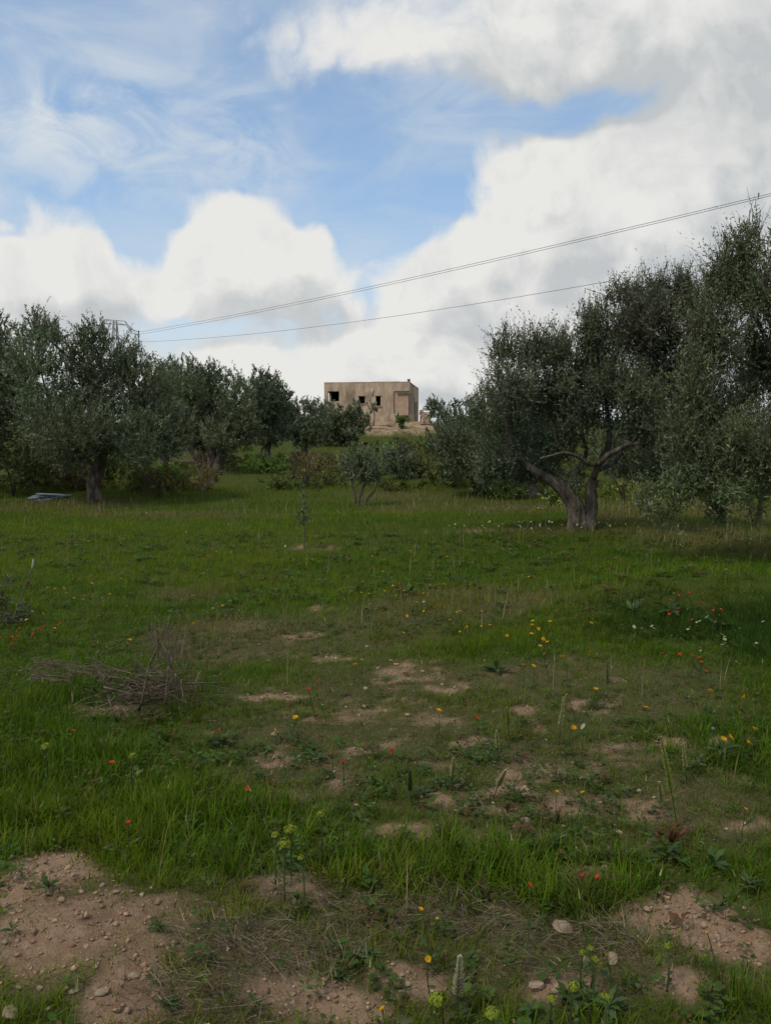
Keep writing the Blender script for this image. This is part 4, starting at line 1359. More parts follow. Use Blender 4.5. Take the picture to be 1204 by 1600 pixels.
STONE_MESHES = [stone_mesh(200 + i) for i in range(7)]
LSOIL = ('small pale stone', 'on the bottom left soil heap')
RSOIL = ('small pale stone', 'on the lower right bare patch')
MIDP = ('little stone', 'on the bare earth patches in mid field')
RIGHTP = ('pale stone', 'scattered over the thin weedy middle ground')
CENP = ('small stone', 'in the grass near the bottom centre')
STONES = [  # u, v, width seen, label, group
    (880, 1452, 33, 'largest pale stone beside the dark dead straw at lower right', None),
    (839, 1541, 27, 'rounded tan stone above the lime green spurge clump', None),
    (872, 1549, 22, 'pale stone just right of the rounded tan stone', None),
    (622, 1535, 16, 'roundest tan pebble in the cluster near the bottom centre', None),
    (568, 1410, 13, 'single pinkish stone half sunk in lush grass at lower centre', None),
    (159, 1550, 20, 'whitest angular stone on the bottom left soil heap', None),
    (209, 1526, 19, 'upright tan stone at the grass edge of the left soil heap', None),
    (18, 1592, 30, 'big pinkish stone in the very bottom left corner', None),
    (135, 1480, 9, 'bright white pebble in the middle of the left soil heap', None),
    (821, 1237, 14, 'grey stone near a yellow daisy right of centre', None),
    (820, 1283, 16, 'pale stone right above the yellow tipped stone', None),
    (806, 1292, 15, 'cream stone touching the reddish dock plant', None),
    (945, 1362, 16, 'flat grey stone behind the two lower right poppies', None),
    (1098, 1450, 13, 'cream stone at the lower edge of the right bare patch', None),
    (628, 1293, 10, 'flat tan stone on the earth step at centre', None),
    (619, 1040, 10, 'pale stone on top of the reddish earth mound', None),
    (602, 1110, 9, 'white stone on the lower reddish earth mound', None),
    (571, 1079, 9, 'white stone beside the gap between two earth mounds', None),
    (429, 1149, 14, 'flat pale stone below a yellow daisy left of centre', None),
    (915, 1500, 16, 'pinkish stone under the trio of spurge heads', None),
    (956, 1500, 22, 'brown earthy stone right of the trio of spurge heads', None),
    (162, 1161, 15, 'pale stone in the grass below the brush pile', None),
]
for (u, v, w_) in ((182, 1400, 12), (113, 1557, 10), (63, 1552, 11), (75, 1583, 9), (80, 1435, 8), (107, 1451, 8), (97, 1412, 13), (10, 1415, 14), (60, 1362, 12), (239, 1557, 8), (212, 1500, 9),
                  (234, 1539, 9), (140, 1374, 11), (115, 1374, 10), (67, 1523, 7), (120, 1434, 7), (18, 1345, 10), (160, 1385, 9), (180, 1440, 10), (40, 1480, 8), (150, 1520, 8), (30, 1550, 9), (200, 1580, 10), (128, 1395, 9), (150, 1400, 8)):
    STONES.append((u, v, w_, LSOIL, 'stones on the left soil heap'))
for (u, v, w_) in ((990, 1389, 11), (1070, 1451, 13), (1010, 1426, 15), (1050, 1449, 12), (992, 1417, 9), (1146, 1499, 10), (1060, 1400, 9), (1040, 1420, 8), (1085, 1432, 9), (1120, 1460, 9), (1030, 1398, 9), (1100, 1420, 8), (1165, 1490, 9), (1135, 1400, 9), (1075, 1415, 7)):
    STONES.append((u, v, w_, RSOIL, 'stones on the right bare patch'))
for (u, v, w_) in ((569, 1102, 8), (611, 1033, 7), (636, 1119, 9), (573, 1013, 7), (510, 1027, 8), (420, 1034, 7), (660, 1048, 7), (590, 1045, 7), (640, 1060, 7), (560, 1118, 7), (410, 1090, 8), (460, 1092, 7), (690, 1070, 7), (500, 1040, 7)):
    STONES.append((u, v, w_, MIDP, 'stones on mid field earth'))
for (u, v, w_) in ((967, 1303, 11), (846, 1328, 12), (836, 1333, 11), (997, 1238, 9), (937, 1254, 8), (714, 1233, 12), (557, 1259, 11), (729, 1260, 12), (714, 1268, 11), (759, 1320, 10), (880, 1290, 9), (900, 1205, 8), (860, 1215, 8), (770, 1255, 9), (1010, 1275, 9), (1020, 1250, 8), (745, 1245, 8), (570, 1225, 8), (440, 1200, 8), (400, 1190, 9), (960, 1290, 8)):
    STONES.append((u, v, w_, RIGHTP, 'stones on the thin weedy ground'))
for (u, v, w_) in ((606, 1524, 10), (637, 1539, 11), (627, 1526, 9), (445, 1395, 9), (460, 1405, 8), (430, 1400, 8)):
    STONES.append((u, v, w_, CENP, 'stones near the bottom centre'))
for _g in (LSOIL, RSOIL, MIDP, RIGHTP, CENP):
    _k = [i for i, s_ in enumerate(STONES) if s_[3] is _g]
    for i, lab in zip(_k, ordinal_labels([STONES[i][:2] for i in _k], *_g)):
        STONES[i] = STONES[i][:3] + (lab, STONES[i][4])
sp_ = pix([s[0] for s in STONES], [s[1] for s in STONES])
for i, ((u, v, w_, lab, grp), p) in enumerate(zip(STONES, sp_)):
    d = math.hypot(p[1], EYE)
    r_ = w_ * d / FPX / 2
    o = link('stone', STONE_MESHES[i % 7], None, (p[0], p[1], float(ground_h(p[:1], p[1:2])[0]) + r_ * .28), (RNG.normal(0, .2), RNG.normal(0, .2), RNG.uniform(0, 6.28)))
    o.scale = (r_, r_, r_)
    tag(o, lab, 'stone', grp)


# ------------------------------------------------------------------ flowers
RED, RED2 = (.50, .065, .024), (.40, .04, .018)
YEL, YEL2 = (.60, .36, .012), (.48, .25, .01)
LIME = (.20, .24, .022)
STEM = (.055, .085, .025)


def petals(n, r, cup, col, col2, wid=.62, seed=0, layers=1):
    """Cupped petals of unit radius r about the origin."""
    rng = np.random.default_rng(seed)
    m = MB()
    for ly in range(layers):
        for i in range(n):
            a = 2 * math.pi * (i + .5 * ly) / n + rng.normal(0, .06)
            L = r * rng.uniform(.88, 1.08) * (1 - .2 * ly)
            W = r * wid
            cu = cup + rng.normal(0, .12) + .25 * ly
            pts = []
            for (f, wf) in ((0, .15), (.45, .9), (.8, 1.0), (1.0, .55)):
                for sgn in (-1, 0, 1):
                    x = f * L * math.cos(cu * (.4 + .6 * f))
                    z = f * L * math.sin(cu * (.4 + .6 * f)) + abs(sgn) * .12 * L * f + rng.normal(0, .02) * L
                    y = sgn * W * wf * .5
                    pts.append((x * math.cos(a) - y * math.sin(a), x * math.sin(a) + y * math.cos(a), z))
            q = [[r0 * 3 + c, r0 * 3 + c + 1, r0 * 3 + c + 4, r0 * 3 + c + 3] for r0 in range(3) for c in range(2)]
            cc = np.array([col2] * 3 + [col] * 9)
            m.add(pts, q, None, cc * rng.uniform(.9, 1.1))
    return m


def ball(r, col, squash=.7, seg=8):
    m = MB()
    v, q = [], []
    for i in range(5):
        th = math.pi * (i + .5) / 5
        for j in range(seg):
            ph = 2 * math.pi * j / seg
            v.append((r * math.sin(th) * math.cos(ph), r * math.sin(th) * math.sin(ph), r * squash * math.cos(th)))
    for i in range(4):
        for j in range(seg):
            q.append([i * seg + j, (i + 1) * seg + j, (i + 1) * seg + (j + 1) % seg, i * seg + (j + 1) % seg])
    return m.add(v, q, [[0, 1, 2], [0, 2, 3], [0, 3, 4], [0, 4, 5], [0, 5, 6], [0, 6, 7]], col)


def flower_proto(kind, seed):
    """Meshes of a flower of unit stem 1 m (scaled in z by its parts' own sizes when placed)."""
    rng = np.random.default_rng(seed)
    if kind == 'poppy':
        return [('flower_head', petals(4, .0145, .80, RED, RED2, 1.25, seed).mesh('flower_head', M_PETAL)), ('centre', ball(.0045, (.03, .025, .02)).mesh('centre', M_PETAL))]
    return [('flower_head', petals(11, .017, .30, YEL, YEL2, .42, seed, 2).mesh('flower_head', M_PETAL)), ('centre', ball(.006, (.45, .22, .01)).mesh('centre', M_PETAL))]


def stem_mesh(seed, h, r_=.0018, leaves=3):
    rng = np.random.default_rng(seed)
    P = smooth_path([(0, 0, -.02), (rng.normal(0, .012), rng.normal(0, .012), h * .5), (0, 0, h)], 7)
    m = MB().tube(P, r_, 4, STEM)
    for i in range(leaves):
        p = P[1 + i % 4]
        a = rng.uniform(0, 6.28)
        L = rng.uniform(.03, .06)
        dv = np.array([math.cos(a), math.sin(a), .6])
        sv = np.array([-math.sin(a), math.cos(a), 0]) * L * .16
        m.add([p, p + dv * L * .5 + sv, p + dv * L * .9, p + dv * L * .5 - sv], [[0, 1, 2, 3]], None, (.05, .078, .028))
    return m.mesh('stem', M_WEED)


PROTO = {k: [flower_proto(k, 300 + 10 * j + i) for i in range(4)] for j, k in enumerate(('poppy', 'daisy'))}
SH = .16
STEMS = [stem_mesh(400 + i, SH) for i in range(5)]
_first = {}


def place_flower(kind, u, v, lab, grp, scale=1.0, idx=0):
    name = 'red_poppy' if kind == 'poppy' else 'yellow_daisy'
    h = SH * random.uniform(.75, 1.25)
    p = pix([u], [v], h)[0]
    z = float(ground_h(p[:1], p[1:2])[0])
    key = (kind, idx % 4)
    if key not in _first:
        root = thing(name, lab, 'poppy' if kind == 'poppy' else 'daisy', (p[0], p[1], z), 0, grp)
        st = link('stem', STEMS[idx % 5], root)
        for (nm, me) in PROTO[kind][idx % 4]:
            link(nm, me, root, (0, 0, SH))
        _first[key] = root
    else:
        root = copy_tree(_first[key])
        root['label'] = lab
        if grp:
            root['group'] = grp
        elif 'group' in root:
            del root['group']
    root.location = (p[0], p[1], z)
    root.rotation_euler = (random.gauss(0, .10) + .12, random.gauss(0, .10), random.uniform(0, 6.28))
    root.scale = (1, 1, h / SH)
    for ch in root.children:
        if ch.name.startswith('stem'):
            ch.location = (0, 0, 0)
            ch.scale = (1, 1, 1)
        else:
            ch.scale = (scale, scale, scale * SH / h)
            ch.rotation_euler = (random.gauss(.25, .3), random.gauss(0, .3), random.uniform(0, 6.28))


pop_single = [
    (108, 1139, 'red poppy in bright grass just below the brush pile'), (347, 1138, 'red poppy on thin ground right of the brush pile'),
    (152, 1192, 'red poppy in the lush left grass under the brush pile'), (193, 1285, 'red poppy standing in the deepest lush grass at left'),
    (396, 1227, 'dark red poppy left of the spurge cluster at centre'), (492, 1075, 'lower of the two large poppies touching at mid field'),
    (502, 1063, 'upper of the two large poppies touching at mid field'), (658, 1009, 'lone poppy above the reddish earth mound'),
    (750, 1122, 'lone poppy right of the lower earth mound'), (627, 1174, 'small lone poppy below the lower earth mound'),
    (538, 1196, 'lone poppy above the small square bare patch'), (826, 1388, 'open poppy with dark eye up and left of the largest pale stone'),
    (940, 1374, 'poppy next to the flat grey stone at lower right'), (907, 1372, 'faded poppy bud left of the flat grey stone'),
    (916, 1013, 'lone poppy between daisies at the right of the field'), (326, 868, 'far red poppy tuft in the distant left grass'),
    (664, 907, 'far poppy in the distant middle grass')]
pop_groups = [
    ([(43, 980), (2, 994), (14, 994), (27, 994), (52, 989), (87, 980), (77, 978), (21, 1004), (62, 984), (93, 977)], ('red poppy', 'of the drift at the left edge'), 'poppies at the left edge'),
    ([(1046, 938), (1060, 931), (1076, 927), (1059, 950), (1042, 953), (1123, 955), (1119, 943), (1087, 968), (1048, 958), (1089, 941), (1111, 957)], ('red poppy', 'on the dark weedy hump'), 'poppies on the dark hump'),
    ([(1037, 1022), (1067, 1021), (1077, 1025), (1092, 1029), (1094, 1037), (1100, 1048)], ('red poppy', 'of the row before the dark weedy hump'), 'poppies in front of the hump')]
i = 0
for (u, v, lab) in pop_single:
    place_flower('poppy', u, v, lab, None, .78 if v > 1250 else (1.0 if v > 900 else 1.5), i)
    i += 1
for pts, lab, grp in pop_groups:
    for (u, v), lab in zip(pts, ordinal_labels(pts, *lab)):
        place_flower('poppy', u, v, lab, grp, 1.15, i)
        i += 1
yel_single = [
    (195, 1001, 'single bright daisy in clear grass above the brush pile'), (304, 976, 'pale yellow daisy beside the upright dead twigs'), (366, 985, 'yellow daisy right of the upright dead twigs'),
    (684, 1109, 'yellow daisy right of the lower earth mound'), (416, 1139, 'large yellow daisy above the flat pale stone'), (465, 1121, 'pale yellow daisy above the flat stone to its right'),
    (494, 988, 'yellow daisy above the small bare spot at mid field'), (554, 1040, 'yellow daisy left of the reddish earth mound'), (556, 1031, 'pale bud above the yellow daisy left of the earth mound'),
    (887, 1027, 'yellow daisy with a drooping head below the daisy drift'), (930, 1077, 'bright daisy beside the tall grey green spike'), (899, 1083, 'small daisy left of the bright daisy by the spike'),
    (972, 1065, 'orange yellow daisy right of the tall grey green spike'), (1104, 1078, 'yellow daisy alone below the row of poppies'), (1166, 1092, 'yellow daisy with bent stem near the right edge'),
    (1010, 1106, 'large daisy in the open below the spike'), (895, 1134, 'pale flat daisy beside the leaning flower spike'), (1170, 1139, 'largest and highest daisy of the right edge trio'),
    (1128, 1155, 'left daisy of the touching pair near the right edge'), (1134, 1152, 'right daisy of the touching pair near the right edge'), (1161, 1157, 'yellow daisy below the largest right edge daisy'),
    (900, 1236, 'flat yellow daisy above the red dock plant'), (875, 1233, 'drooping yellow daisy left of the flat one'), (1160, 1261, 'lone daisy at the far right of the thin ground'),
    (806, 1210, 'yellow daisy above the grey stone'), (1123, 1466, 'small yellow flower at the foot of the right bare patch'), (948, 1491, 'tiny yellow flower above the brown earthy stone'),
    (668, 1414, 'pale yellow flower at the head of the dead straw'), (673, 1438, 'tiny yellow flower below the pale one by the straw'), (679, 1480, 'yellow flower alone in the dry grass at lower centre'),
    (596, 1587, 'yellow flower at the bottom edge near the centre'), (340, 1594, 'yellow flower at the bottom edge left of the straw heap'), (919, 972, 'pale daisy right of the dense daisy drift')]
yel_groups = [
    ([(189, 902), (88, 919), (94, 918), (139, 911), (146, 930), (172, 928), (188, 917), (42, 954), (50, 968), (69, 957), (83, 982), (127, 939), (117, 935), (132, 931), (108, 925), (60, 945)], ('small yellow daisy', 'in the left field behind the poppies'), 'yellow daisies in the left field'),
    ([(347, 947), (300, 918), (337, 862), (362, 863), (242, 857), (366, 855), (410, 880), (290, 830), (200, 830), (140, 845)], ('tiny distant daisy', 'in the far left grass'), 'distant left daisies'),
    ([(666, 952), (679, 950), (637, 963), (637, 989), (724, 979), (727, 981), (719, 989), (748, 979), (766, 977), (748, 957), (719, 955), (706, 956), (649, 924), (661, 926), (647, 925), (669, 933), (621, 940), (609, 916),
      (691, 912), (699, 969), (796, 994), (614, 931), (633, 922), (655, 940), (688, 948), (735, 968)], ('small daisy', 'of the loose drift across mid field'), 'daisies in mid field'),
    ([(582, 869), (534, 917), (569, 908), (556, 908), (591, 840), (597, 892), (491, 955), (574, 927), (566, 926), (597, 925), (640, 860), (700, 870), (760, 880), (820, 900)], ('tiny distant daisy', 'in the grass beyond the mid field drift'), 'distant middle daisies'),
    ([(827, 979), (837, 981), (831, 987), (846, 997), (860, 998), (850, 1002), (846, 1010), (861, 1020), (818, 1040), (829, 1041), (855, 971), (836, 974)], ('bright daisy', 'of the dense drift right of centre'), 'bright daisies right of centre')]
i = 0
for (u, v, lab) in yel_single:
    tiny = any(w_ in lab for w_ in ('tiny', 'small', 'bud'))
    place_flower('daisy', u, v, lab, None, (.62 if tiny else .95) * (1.1 if v < 1200 else .58), i)
    i += 1
for pts, lab, grp in yel_groups:
    for (u, v), lab in zip(pts, ordinal_labels(pts, *lab)):
        place_flower('daisy', u, v, lab, grp, 1.0 if 'bright' in lab else .85, i)
        i += 1


# flower spikes (tall racemes of small pale flowers)
def spike(u, vtop, vbase, lab, col, grp=None, seed=0, wid=1.0):
    rng = np.random.default_rng(seed)
    p = pix([u], [vbase])[0]
    d = math.hypot(p[1], EYE)
    h = (vbase - vtop) * d / FPX * 1.05
    root = thing('flower_spike', lab, 'wildflower', (p[0], p[1], float(ground_h(p[:1], p[1:2])[0])), 0, grp)
    lean = rng.normal(0, .16, 2) * h
    P = smooth_path([(0, 0, -.02), (lean[0] * .5, lean[1] * .5, h * .5), (lean[0], lean[1], h)], 9)
    MB().tube(P, np.linspace(.003, .001, 9), 5, STEM).obj('stem', M_WEED, root)
    m = MB()
    n = 150
    for i in range(n):
        f = .42 + .56 * i / n
        k = f * 8
        a_ = int(min(k, 7))
        c = P[a_] + (P[a_ + 1] - P[a_]) * (k - a_)
        az = i * 2.4
        L = .0115 * wid * (1.25 - f) / .6 * rng.uniform(.6, 1.2) + .003
        dv = np.array([math.cos(az), math.sin(az), .45])
        sv = np.array([-math.sin(az), math.cos(az), 0]) * L * .38
        up = np.array([0, 0, L * .3])
        m.add([c, c + dv * L * .6 + sv, c + dv * L + up, c + dv * L * .6 - sv], [[0, 1, 2, 3]], None, np.array(col) * rng.uniform(.75, 1.2))
    m.obj('flower_head', M_PETAL, root)
    m = MB()
    for i in range(9):
        f = rng.uniform(0, .4)
        c = P[0] + (P[-1] - P[0]) * f
        az = rng.uniform(0, 6.28)
        L = rng.uniform(.03, .07)
        dv = np.array([math.cos(az), math.sin(az), .5])
        sv = np.array([-math.sin(az), math.cos(az), 0]) * L * .12
        m.add([c, c + dv * L * .5 + sv, c + dv * L, c + dv * L * .5 - sv], [[0, 1, 2, 3]], None, (.05, .075, .025))
    m.obj('foliage', M_WEED, root)


PALE, YG = (.40, .40, .21), (.30, .33, .07)
spike(713, 1516, 1598, 'plump white flower spike at the bottom edge', (.42, .41, .29), None, 1, 1.1)
spike(706, 1188, 1238, 'pale flower spike left of the reddish dock', PALE, None, 2)
spike(769, 1198, 1245, 'small pale spike between the dock and the left spike', PALE, None, 3)
spike(779, 1146, 1192, 'thin pale spike above the small pale spike', PALE, None, 4, .8)
spike(795, 1106, 1150, 'thin green spike highest of the centre right spikes', YG, None, 5, .8)
spike(872, 1100, 1165, 'leaning cream spike beside the pale flat daisy', PALE, None, 6)
spike(948, 1036, 1092, 'tall grey green spike beside the bright daisy', (.14, .17, .10), None, 7, .7)
spike(1059, 1146, 1290, 'tallest yellow green spike on the right', YG, None, 8, 1.1)
spike(1073, 1166, 1225, 'short cream spike just right of the tallest spike', PALE, None, 9, .7)
spike(1034, 1220, 1262, 'bent cream spike below the tallest spike', PALE, None, 10, .8)
spike(103, 845, 902, 'thin pale dry stake stem in the far left grass', (.30, .26, .16), None, 11, .5)
spike(640, 1215, 1262, 'small green spike above the earth step at centre', (.07, .10, .03), None, 12, .8)


# spurge: domes of lime bracts on leafy stems
def spurge(u, v, w_, lab, grp=None, seed=0, h=.15):
    rng = np.random.default_rng(seed)
    p = pix([u], [v], h)[0]
    d = math.hypot(p[1], EYE)
    r_ = w_ * d / FPX / 2
    root = thing('spurge', lab, 'wildflower', (p[0], p[1], float(ground_h(p[:1], p[1:2])[0])), 0, grp)
    P = smooth_path([(0, 0, -.02), (rng.normal(0, .01), rng.normal(0, .01), h * .5), (0, 0, h)], 6)
    MB().tube(P, .003, 5, (.07, .09, .03)).obj('stem', M_WEED, root)
    m = MB()
    for i in range(110):
        dv = unit(np.array([*rng.normal(0, 1, 2), abs(rng.normal(0, .8)) + .1]))
        c = np.array([0, 0, h]) + dv * r_ * rng.uniform(.55, 1.0)
        L = r_ * rng.uniform(.16, .26)
        t1 = unit(np.cross(dv, rng.normal(size=3)))
        t2 = np.cross(dv, t1)
        m.add([c - t1 * L, c - t2 * L, c + t1 * L + dv * L * .3, c + t2 * L], [[0, 1, 2, 3]], None, np.array(LIME) * rng.uniform(.65, 1.25))
    m.obj('flower_head', M_PETAL, root)
    m = MB()
    for i in range(16):
        c = P[0] + (P[-1] - P[0]) * rng.uniform(.15, .95)
        az = i * 2.4
        L = rng.uniform(.014, .026)
        dv = np.array([math.cos(az), math.sin(az), .5])
        sv = np.array([-math.sin(az), math.cos(az), 0]) * L * .3
        m.add([c, c + dv * L * .6 + sv, c + dv * L, c + dv * L * .6 - sv], [[0, 1, 2, 3]], None, (.07, .10, .035))
    m.obj('foliage', M_WEED, root)


for k, row in enumerate((
        (72, 1168, 15, 'lime green spurge head alone in the grass far left'), (208, 1181, 14, 'lime green spurge head in lush grass below the brush pile'),
        (454, 1298, 20, 'topmost head of the centre spurge cluster'), (430, 1304, 13, 'leftmost head of the centre spurge cluster'), (444, 1322, 20, 'large lower head of the centre spurge cluster'), (470, 1339, 11, 'small round head right below the centre spurge cluster'),
        (502, 1275, 13, 'faint spurge head above the centre cluster'), (684, 1564, 26, 'four lobed spurge head left of the white spike at the bottom'), (768, 1585, 22, 'round bright spurge head at the bottom edge'),
        (909, 1490, 10, 'left head of the spurge trio at lower right'), (922, 1482, 11, 'top head of the spurge trio at lower right'), (930, 1498, 12, 'right head of the spurge trio at lower right'),
        (1042, 1480, 13, 'single spurge head right of the dark straw'), (860, 1563, 14, 'spurge head low left in the leafy clump by the tan stone'), (895, 1545, 18, 'largest spurge head in the leafy clump by the tan stone'), (946, 1559, 14, 'spurge head right of the leafy clump'))):
    spurge(row[0], row[1], row[2], row[3], None, 500 + k, .20 if row[1] < 1400 else .14)


# broad weeds with large toothed leaves
def toothed_leaf(L, W, rng, col):
    n = 7
    v, q = [], []
    for i in range(n):
        f = i / (n - 1)
        x = f * L
        z = L * (.50 * f - .55 * f * f)
        w_ = W * (math.sin(math.pi * min(1, f * .92 + .06)) ** .8) * (1.0 if i % 2 == 0 else .55) * .5
        v += [(x, -w_, z + .01), (x, 0, z), (x, w_, z + .01)]
    for i in range(n - 1):
        for c in range(2):
            q.append([i * 3 + c, i * 3 + c + 1, i * 3 + c + 4, i * 3 + c + 3])
    return MB().add(v, q, None, np.array(col) * rng.uniform(.85, 1.15))


LEAFM = [toothed_leaf(1.0, .34, RNG, c).mesh('leaf', M_WEED) for c in ((.045, .082, .022), (.056, .095, .028), (.062, .088, .040))]


def weed(u, v, w_, lab, n=9, seed=0, cat='weed', name='broadleaf_weed', meshes=None, rise=.35):
    rng = np.random.default_rng(seed)
    p = pix([u], [v])[0]
    d = math.hypot(p[1], EYE)
    r_ = w_ * d / FPX / 2
    root = thing(name, lab, cat, (p[0], p[1], float(ground_h(p[:1], p[1:2])[0]) + .005), 0)
    for i in range(n):
        s = r_ * rng.uniform(.65, 1.1)
        o = link('leaf', (meshes or LEAFM)[rng.integers(0, 3)], root, (0, 0, rng.uniform(0, .02)), (rng.normal(0, .25), -abs(rng.normal(rise, .25)), i * 2.4 + rng.normal(0, .3)))
        o.scale = (s, s, s)


for k, row in enumerate((
        (560, 1506, 55, 'thistle like weed with toothed leaves at lower centre'), (775, 1052, 60, 'dark leafy weed clump right of the earth mound'), (655, 1250, 50, 'leafy green weed above the earth step'), (75, 1392, 45, 'green weed growing on the left soil heap'),
        (250, 1460, 35, 'small green weed at the grass edge of the left soil heap'), (690, 1235, 45, 'dense green weed left of the pale flower spike'), (730, 1500, 45, 'dark green weed in the dry grass at lower centre'),
        (1040, 1352, 70, 'wide bluish green weed above the right bare patch'), (1110, 1365, 70, 'bluish green weed right of the wide one'), (985, 1345, 55, 'green weed left end of the bluish row'), (890, 1570, 75, 'large round leaved weed under the spurge at the bottom'),
        (950, 1580, 60, 'leafy weed at the bottom edge right of the spurge'), (830, 1585, 50, 'leafy weed at the bottom edge left of the spurge'), (580, 1500, 35, 'smaller toothed weed beside the thistle like weed'), (240, 1540, 30, 'tiny green weed on the right of the soil heap'),
        (260, 1580, 42, 'bright green weed at the bottom edge by the straw'), (400, 1585, 36, 'green weed in front of the straw heap'), (495, 1195, 55, 'pale green weed by the upper small bare patch'), (1130, 1180, 60, 'broad bluish weed below the right edge daisies'),
        (1090, 1190, 45, 'broad green weed beside the tallest spike'), (1170, 1390, 55, 'green weed right of the right bare patch'), (1120, 1425, 40, 'grey green weed creeping over the right bare patch'), (330, 1190, 45, 'greyish low weed left of the thin bare ground'),
        (350, 1165, 40, 'greyish low weed beside the poppy right of the brush'), (20, 1465, 30, 'small weed on the left edge of the soil heap'), (640, 930, 50, 'tall green weed clump in the middle of the daisies'), (220, 880, 40, 'dark weed clump in the far left grass'),
        (1050, 960, 70, 'dark leafy weed on the hump among the poppies'), (1120, 985, 70, 'dark leafy weed at the right of the hump'), (985, 955, 60, 'dark leafy weed at the left of the hump'), (1010, 1350, 45, 'small green weed between the bluish weeds'),
        (870, 1325, 40, 'green weed below the red dock plant'), (560, 1290, 40, 'low weed in lush grass at centre'))):
    weed(row[0], row[1], row[2], row[3], 9 + k % 4, 600 + k)

DOCK = [toothed_leaf(1.0, .16, RNG, c).mesh('leaf', M_WEED) for c in ((.15, .065, .035), (.12, .06, .035), (.10, .075, .03))]
for k, row in enumerate(((793, 1272, 48, 'red brown dock plant touching the cream stone'), (872, 1282, 40, 'red brown dock plant below the flat yellow daisy'), (1048, 1325, 75, 'wide rusty dock plant under the tallest spike'), (752, 1332, 45, 'brownish dock plant on the earth step'), (1030, 1318, 50, 'rusty dock plant left of the wide one'))):
    weed(row[0], row[1], row[2] * .8, row[3], 22, 700 + k, 'dock', 'dock_plant', DOCK, 1.0)


# a thistle with a mauve head
def thistle():
    h = .18
    p = pix([1113], [1139], h)[0]
    root = thing('thistle', 'pale mauve thistle head left of the right edge daisies', 'wildflower', (p[0], p[1], float(ground_h(p[:1], p[1:2])[0])))
    link('stem', stem_mesh(450, h, .0025, 5), root)
    link('flower_head', petals(14, .016, 1.0, (.36, .26, .40), (.10, .10, .08), .3, 3, 2).mesh('flower_head', M_PETAL), root, (0, 0, h))


thistle()


# ------------------------------------------------------------------ brush pile, sapling, pipes
def at_depth(u, v, y):
    r_ = ray(u, v)
    t = y / r_[1]
    return np.array([r_[0] * t, y, EYE + r_[2] * t])


